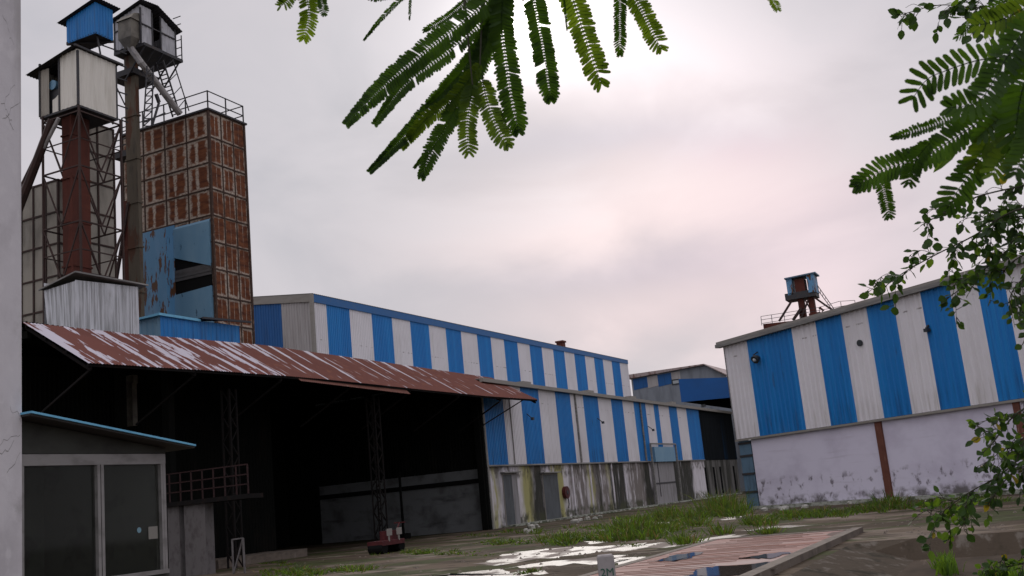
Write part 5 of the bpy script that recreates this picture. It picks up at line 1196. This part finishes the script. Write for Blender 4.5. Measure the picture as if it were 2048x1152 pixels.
def flame_tree():
    rnd = random.Random(4)
    base = at(2560, 500, 3.6); base.z = 0; DR = 2.3
    t = thing('feather_leaved_tree', base, 'feathery leaved tree whose fronds hang from the top centre and right of the picture', 'tree')
    tips = []
    D = 3.3
    F_ = [([(1010, -45), (960, 15), (860, 95), (765, 175), (693, 248)], 50, 0, 'frond', .95),
          ([(1030, -40), (985, 25), (895, 105), (815, 165), (750, 248)], 44, 25, 'frond', 1),
          ([(1020, -30), (985, 60), (905, 165), (825, 255), (740, 343)], 40, 20, 'frond', .9),
          ([(1010, -20), (975, 80), (920, 200), (870, 290), (845, 350)], 42, 10, 'frond', 1),
          ([(960, 130), (900, 205), (850, 240), (803, 298)], 38, 15, 'frond_light', 1),
          ([(1010, -40), (1003, 40), (1010, 110), (1022, 190), (1036, 258)], 56, 0, 'frond', .9),
          ([(1062, -50), (1068, 0), (1085, 90), (1101, 195)], 50, 5, 'frond', .8),
          ([(1120, -60), (1146, 0), (1172, 80), (1203, 168)], 58, 0, 'frond_light', 1),
          ([(1236, -50), (1240, 0), (1240, 50), (1240, 106)], 32, 30, 'frond', 1),
          ([(1240, -50), (1272, 0), (1298, 50), (1322, 97)], 46, 0, 'frond_light', 1),
          ([(965, 160), (975, 205), (992, 250), (1014, 288)], 48, 10, 'frond_light', 1),
          ([(945, 170), (938, 220), (934, 260), (938, 306)], 44, 10, 'frond_light', 1),
          ([(960, 90), (930, 170), (905, 235), (880, 275), (828, 336)], 30, 50, 'frond', 1),
          ([(985, 30), (940, 120), (885, 185), (850, 215)], 38, 40, 'frond', 1),
          ([(1000, 20), (965, 120), (925, 195), (905, 245)], 40, 15, 'frond', 1),
          ([(618, -50), (614, -10), (618, 35), (608, 76)], 40, 10, 'frond_light', 1),
          ([(600, -50), (585, -20), (572, 5), (560, 12)], 30, 20, 'frond_light', 1),
          ([(640, -50), (640, -20), (645, 10), (648, 28)], 24, 20, 'frond', 1),
          ([(850, -45), (810, -10), (765, 35), (728, 80)], 20, 55, 'frond', 1),
          ([(822, -50), (821, -15), (819, 38)], 12, 60, 'frond', 1),
          ([(830, -45), (780, -15), (740, -8)], 30, 30, 'frond', 1),
          ([(1530, -45), (1538, -15), (1548, 4), (1556, 20)], 20, 20, 'frond_light', 1),
          ([(920, -50), (950, -20), (900, 30), (850, 60)], 26, 50, 'frond', 1),
          ([(1125, -40), (1130, 20), (1134, 60)], 10, 60, 'frond', 1)]
    for i, (px, w, roll, mm, sp) in enumerate(F_):
        ln_ = math.dist(px[0], px[-1]); d_ = D+rnd.uniform(-.25, .25); _, st = pinna(px, w, d_, d_+rnd.uniform(-1, 1)*ln_*.0006, roll, t, mm, rnd, sp, 68, i in (0, 1, 2, 4, 12, 13, 18)); tips.append((st, 0))
    E_ = [([(2090, 95), (2010, 112), (1950, 122), (1890, 142), (1853, 160), (1822, 202)], 74, 15, 'frond', 1.35),
          ([(2100, 160), (2010, 190), (1930, 225), (1860, 252), (1788, 274)], 34, 45, 'frond', 1.1),
          ([(2100, 190), (2010, 215), (1930, 262), (1850, 312), (1770, 338), (1716, 370)], 62, 10, 'frond', 1),
          ([(1762, 345), (1768, 380), (1778, 432)], 34, 20, 'frond', 1),
          ([(1860, 285), (1832, 320), (1818, 366)], 40, 15, 'frond', 1),
          ([(2110, 220), (2040, 255), (1980, 300), (1930, 360), (1895, 415)], 66, 8, 'frond', 1),
          ([(2110, 260), (2050, 285), (2005, 315), (1985, 352)], 56, 8, 'frond_light', 1),
          ([(2100, 20), (2050, 60), (2010, 120), (1960, 200), (1900, 215)], 70, 20, 'frond', 1),
          ([(2110, 120), (2060, 160), (2010, 225), (1960, 270)], 60, 30, 'frond', 1.1),
          ([(2110, 50), (2070, 110), (2040, 200), (2030, 290)], 80, 10, 'frond', 1),
          ([(2110, -30), (2050, -10), (1975, 20), (1915, 75)], 30, 45, 'frond', 1.2),
          ([(2110, -20), (2060, 10), (2000, 40), (1955, 50)], 60, 15, 'frond_light', 1),
          ([(2110, 170), (2070, 240), (2050, 300), (2030, 350)], 60, 20, 'frond', 1),
          ([(2110, 180), (2050, 215), (2000, 245), (1965, 300), (1950, 330)], 60, 30, 'frond_light', 1)]
    for i, (px, w, roll, mm, sp) in enumerate(E_):
        dd = DR+rnd.uniform(-.3, .4); _, st = pinna(px, w, dd, dd+rnd.uniform(-.1, .1), roll, t, mm, rnd, sp); 
        if px[0][0] > 2060: tips.append((st, 1))
    # trunk, limbs and leaf stalks, all beyond the frame
    trunk = catmull([base, base+Vector((.05, .1, 1.4)), base+Vector((-.1, .1, 2.4)), base+Vector((-.25, .2, 3.1))], 6)
    q = MB(); q.tube(trunk, [.12-.07*i/len(trunk) for i in range(len(trunk))], 12); q.build('trunk', M['bark'], t, True)
    hubs = {0: [at(1015, -75, D), at(618, -90, D), at(1240, -90, D), at(830, -85, D), at(1530, -80, D), at(1100, -90, D)], 1: [at(2140, 60, DR), at(2140, 190, DR)]}
    top = trunk[-1]
    main = catmull([top, at(1900, -420, 3.5), at(1240, -180, D+.05), at(1015, -110, D), at(618, -110, D+.02)], 8)
    q = MB(); q.tube(main, [.036*(1-.85*i/len(main)) for i in range(len(main))], 8); q.build('limb', M['bark'], t, True); q = MB()
    side = catmull([top, at(2330, -60, DR+.4), at(2170, 60, DR), at(2160, 210, DR)], 8); q.tube(side, [.03*(1-.8*i/len(side)) for i in range(len(side))], 8)
    q.build('limb', M['bark'], t, True)
    q = MB()
    for st, g in tips:
        path = main if g == 0 else side
        h_ = min(path, key=lambda p: (p-st).length)
        q = MB(); q.tube([h_, h_.lerp(st, .5)+Vector((0, 0, .01)), st], [.006, .004, .002], 5); q.build('leaf_stalk', M['twig'], t)
    return t
flame_tree()

def leafshape(mb, p, ax, wd, ll, w, n, mi=0):
    dr = n*ll*.10
    mb.poly([p, p+ax*ll*.2-wd*w*.75+dr*.5, p+ax*ll*.5-wd*w+dr, p+ax*ll*.8-wd*w*.6+dr*.6, p+ax*ll, p+ax*ll*.5], mi)
    mb.poly([p, p+ax*ll*.5, p+ax*ll, p+ax*ll*.8+wd*w*.6+dr*.6, p+ax*ll*.5+wd*w+dr, p+ax*ll*.2+wd*w*.75+dr*.5], mi)
def leafy(px, dist, parent, rnd, n=40, size=17, spread=16, sub=3, name='leafy_branch', dd=0.0, light=.12):
    P3 = [at(x, y, dist+dd*i/len(px)) for i, (x, y) in enumerate(px)]; C_ = catmull(P3, 8)
    k = dist/FPX
    mb = MB(); tw = MB(); tw.tube(C_, [.0035*(1-.8*i/len(C_))+.0008 for i in range(len(C_))], 5)
    view = (P3[0]-EYEP).normalized()
    lines = [C_]
    for j in range(sub):
        i0 = rnd.randrange(len(C_)//5, len(C_)-2); d = (C_[-1]-C_[i0]).normalized()
        pr = d.cross(view).normalized()*rnd.choice((-1, 1))
        Ls = rnd.uniform(1.6, 3.4)*spread*k
        e = C_[i0]+(d*.9+pr*rnd.uniform(.4, .9)+Vector((0, 0, -.25)))*Ls+view*rnd.uniform(-.2, .2)
        seg = [C_[i0], C_[i0].lerp(e, .5)+Vector((0, 0, .02)), e]; seg = catmull(seg, 4); lines.append(seg)
        tw.tube(seg, [.0015*(1-.6*i/len(seg)) for i in range(len(seg))], 4)
    w_ = [max(.01, sum((b_-a).length for a, b_ in zip(l, l[1:]))) for l in lines]
    for _ in range(n):
        l = rnd.choices(lines, w_)[0]; f = rnd.random()*(len(l)-1); i = min(int(f), len(l)-2); p = l[i].lerp(l[i+1], f-i)
        d = (l[i+1]-l[i]).normalized()
        ax = (d*rnd.uniform(.1, 1)+Vector((rnd.uniform(-1, 1), rnd.uniform(-.6, .6), rnd.uniform(-1.2, .5)))).normalized()
        st = ax*rnd.uniform(.1, .7)*size*k
        tw.bar(p, p+st, .0014*dist/3)
        nn = Vector((rnd.uniform(-.8, .8), rnd.uniform(-1, .2), rnd.uniform(-.5, .9))).normalized()
        wd = ax.cross(nn)
        if wd.length < .1: continue
        wd.normalize(); ll = size*k*rnd.uniform(.6, 1.15); q_ = rnd.random()
        leafshape(mb, p+st, ax, wd, ll, ll*rnd.uniform(.30, .42), wd.cross(ax), 1 if q_ < light else (2 if q_ < light+.012 else 0))
    b_ = tw.build(name, M['twig'], parent)
    mb.build('leaves', [M['leaf'], M['leaf_light'], M['leaf_yellow']], b_)
    return C_[0]
def small_tree():
    rnd = random.Random(9); D = 4.6
    base = at(2340, 500, 4.9); base.z = 0
    t = thing('small_leaved_tree', base, 'tree with small round leaves reaching in from the right edge of the picture', 'tree')
    st = []
    A_ = [([(2120, 360), (2030, 375), (1950, 395), (1890, 425), (1843, 450)], 110, 17, 20, 7, .05),
          ([(2120, 400), (2020, 425), (1950, 470), (1870, 510), (1800, 550), (1748, 592)], 210, 18, 24, 12, .05),
          ([(2120, 460), (2050, 480), (1990, 520), (1945, 560), (1890, 600)], 170, 17, 26, 10, .25),
          ([(2120, 520), (2070, 540), (2030, 575), (2015, 612)], 120, 17, 22, 8, .5),
          ([(2120, 420), (2060, 430), (2000, 440), (1950, 450)], 160, 17, 28, 10, .1),
          ([(2120, 480), (2070, 500), (2030, 520), (2000, 550)], 150, 18, 28, 8, .4),
          ([(2120, -10), (2040, -5), (1960, 15), (1880, 10), (1800, 30)], 120, 20, 22, 12, .1),
          ([(2120, 30), (2030, 40), (1970, 35), (1945, 70)], 80, 20, 22, 8, .1),
          ([(2120, 760), (2080, 800), (2030, 830), (1990, 880), (1966, 905)], 120, 17, 24, 9, .3),
          ([(2120, 880), (2060, 900), (2000, 950), (1930, 990), (1865, 1040)], 260, 17, 30, 14, .35),
          ([(2120, 930), (2060, 930), (2020, 950), (1975, 1010)], 150, 17, 26, 10, .1),
          ([(2120, 820), (2080, 850), (2050, 880), (2030, 930)], 110, 17, 26, 8, .3),
          ([(2120, 1120), (2060, 1125), (2010, 1135), (1980, 1150)], 110, 16, 18, 6, .3),
          ([(2330, 300), (2240, 280), (2170, 300), (2110, 330)], 160, 17, 40, 9, .1), ([(2330, 600), (2260, 600), (2190, 640), (2120, 700)], 160, 17, 40, 9, .1),
          ([(2330, 100), (2260, 60), (2200, 80), (2130, 60)], 160, 17, 40, 9, .1), ([(2330, 850), (2260, 820), (2190, 830), (2110, 860)], 160, 17, 40, 9, .1),
          ([(2360, 200), (2430, 150), (2500, 170)], 160, 17, 40, 9, .1), ([(2360, 500), (2440, 450), (2520, 470)], 160, 17, 40, 9, .1), ([(2330, -150), (2300, -250), (2230, -330)], 160, 17, 40, 9, .1),
          ([(2120, 640), (2085, 650), (2060, 660), (2045, 690)], 40, 15, 14, 3, .1)]
    for px, n, size, sp, sub, light in A_:
        d_ = D+rnd.uniform(-.5, .5); n = int(n*.78); size = size*1.08; sp = sp*.62; st.append(leafy(px, d_, t, rnd, n, size, sp, sub, 'leafy_branch', rnd.uniform(-.4, .3), light))
    trunk = catmull([base, base+Vector((.05, 0, 1.2)), base+Vector((0, .1, 2.2)), base+Vector((-.08, .15, 3.2)), base+Vector((-.12, .2, 4.2))], 6)
    q = MB(); q.tube(trunk, [.11*(1-.7*i/len(trunk)) for i in range(len(trunk))], 10); q.build('trunk', M['bark'], t, True)
    for s_ in st:
        q = MB(); h_ = min(trunk, key=lambda p: abs(p.z-(s_.z-.15))); mid = h_.lerp(s_, .5)+Vector((0, 0, .05)); c = catmull([h_, mid, s_], 4)
        q.tube(c, [.014-.009*i/len(c) for i in range(len(c))], 6); q.build('limb', M['bark'], t, True)
    # one long pointed blade hanging among the feather leaves
    mb = MB(); p = at(1925, 278, 3.0); e = at(1866, 346, 3.0); ax = (e-p); ll = ax.length; ax.normalize(); toc = (EYEP-p).normalized(); wd = ax.cross(toc).normalized()
    leafshape(mb, p, ax, wd, ll, ll*.13, toc, 0); mb.tube([at(1945, 265, 3.0), p], .002, 5)
    mb.tube([at(2120, 240, 3.6), at(2010, 245, 3.3), at(1945, 265, 3.0)], .003, 5)
    mb.build('pointed_leaf', M['leaf_light'], t)
small_tree()
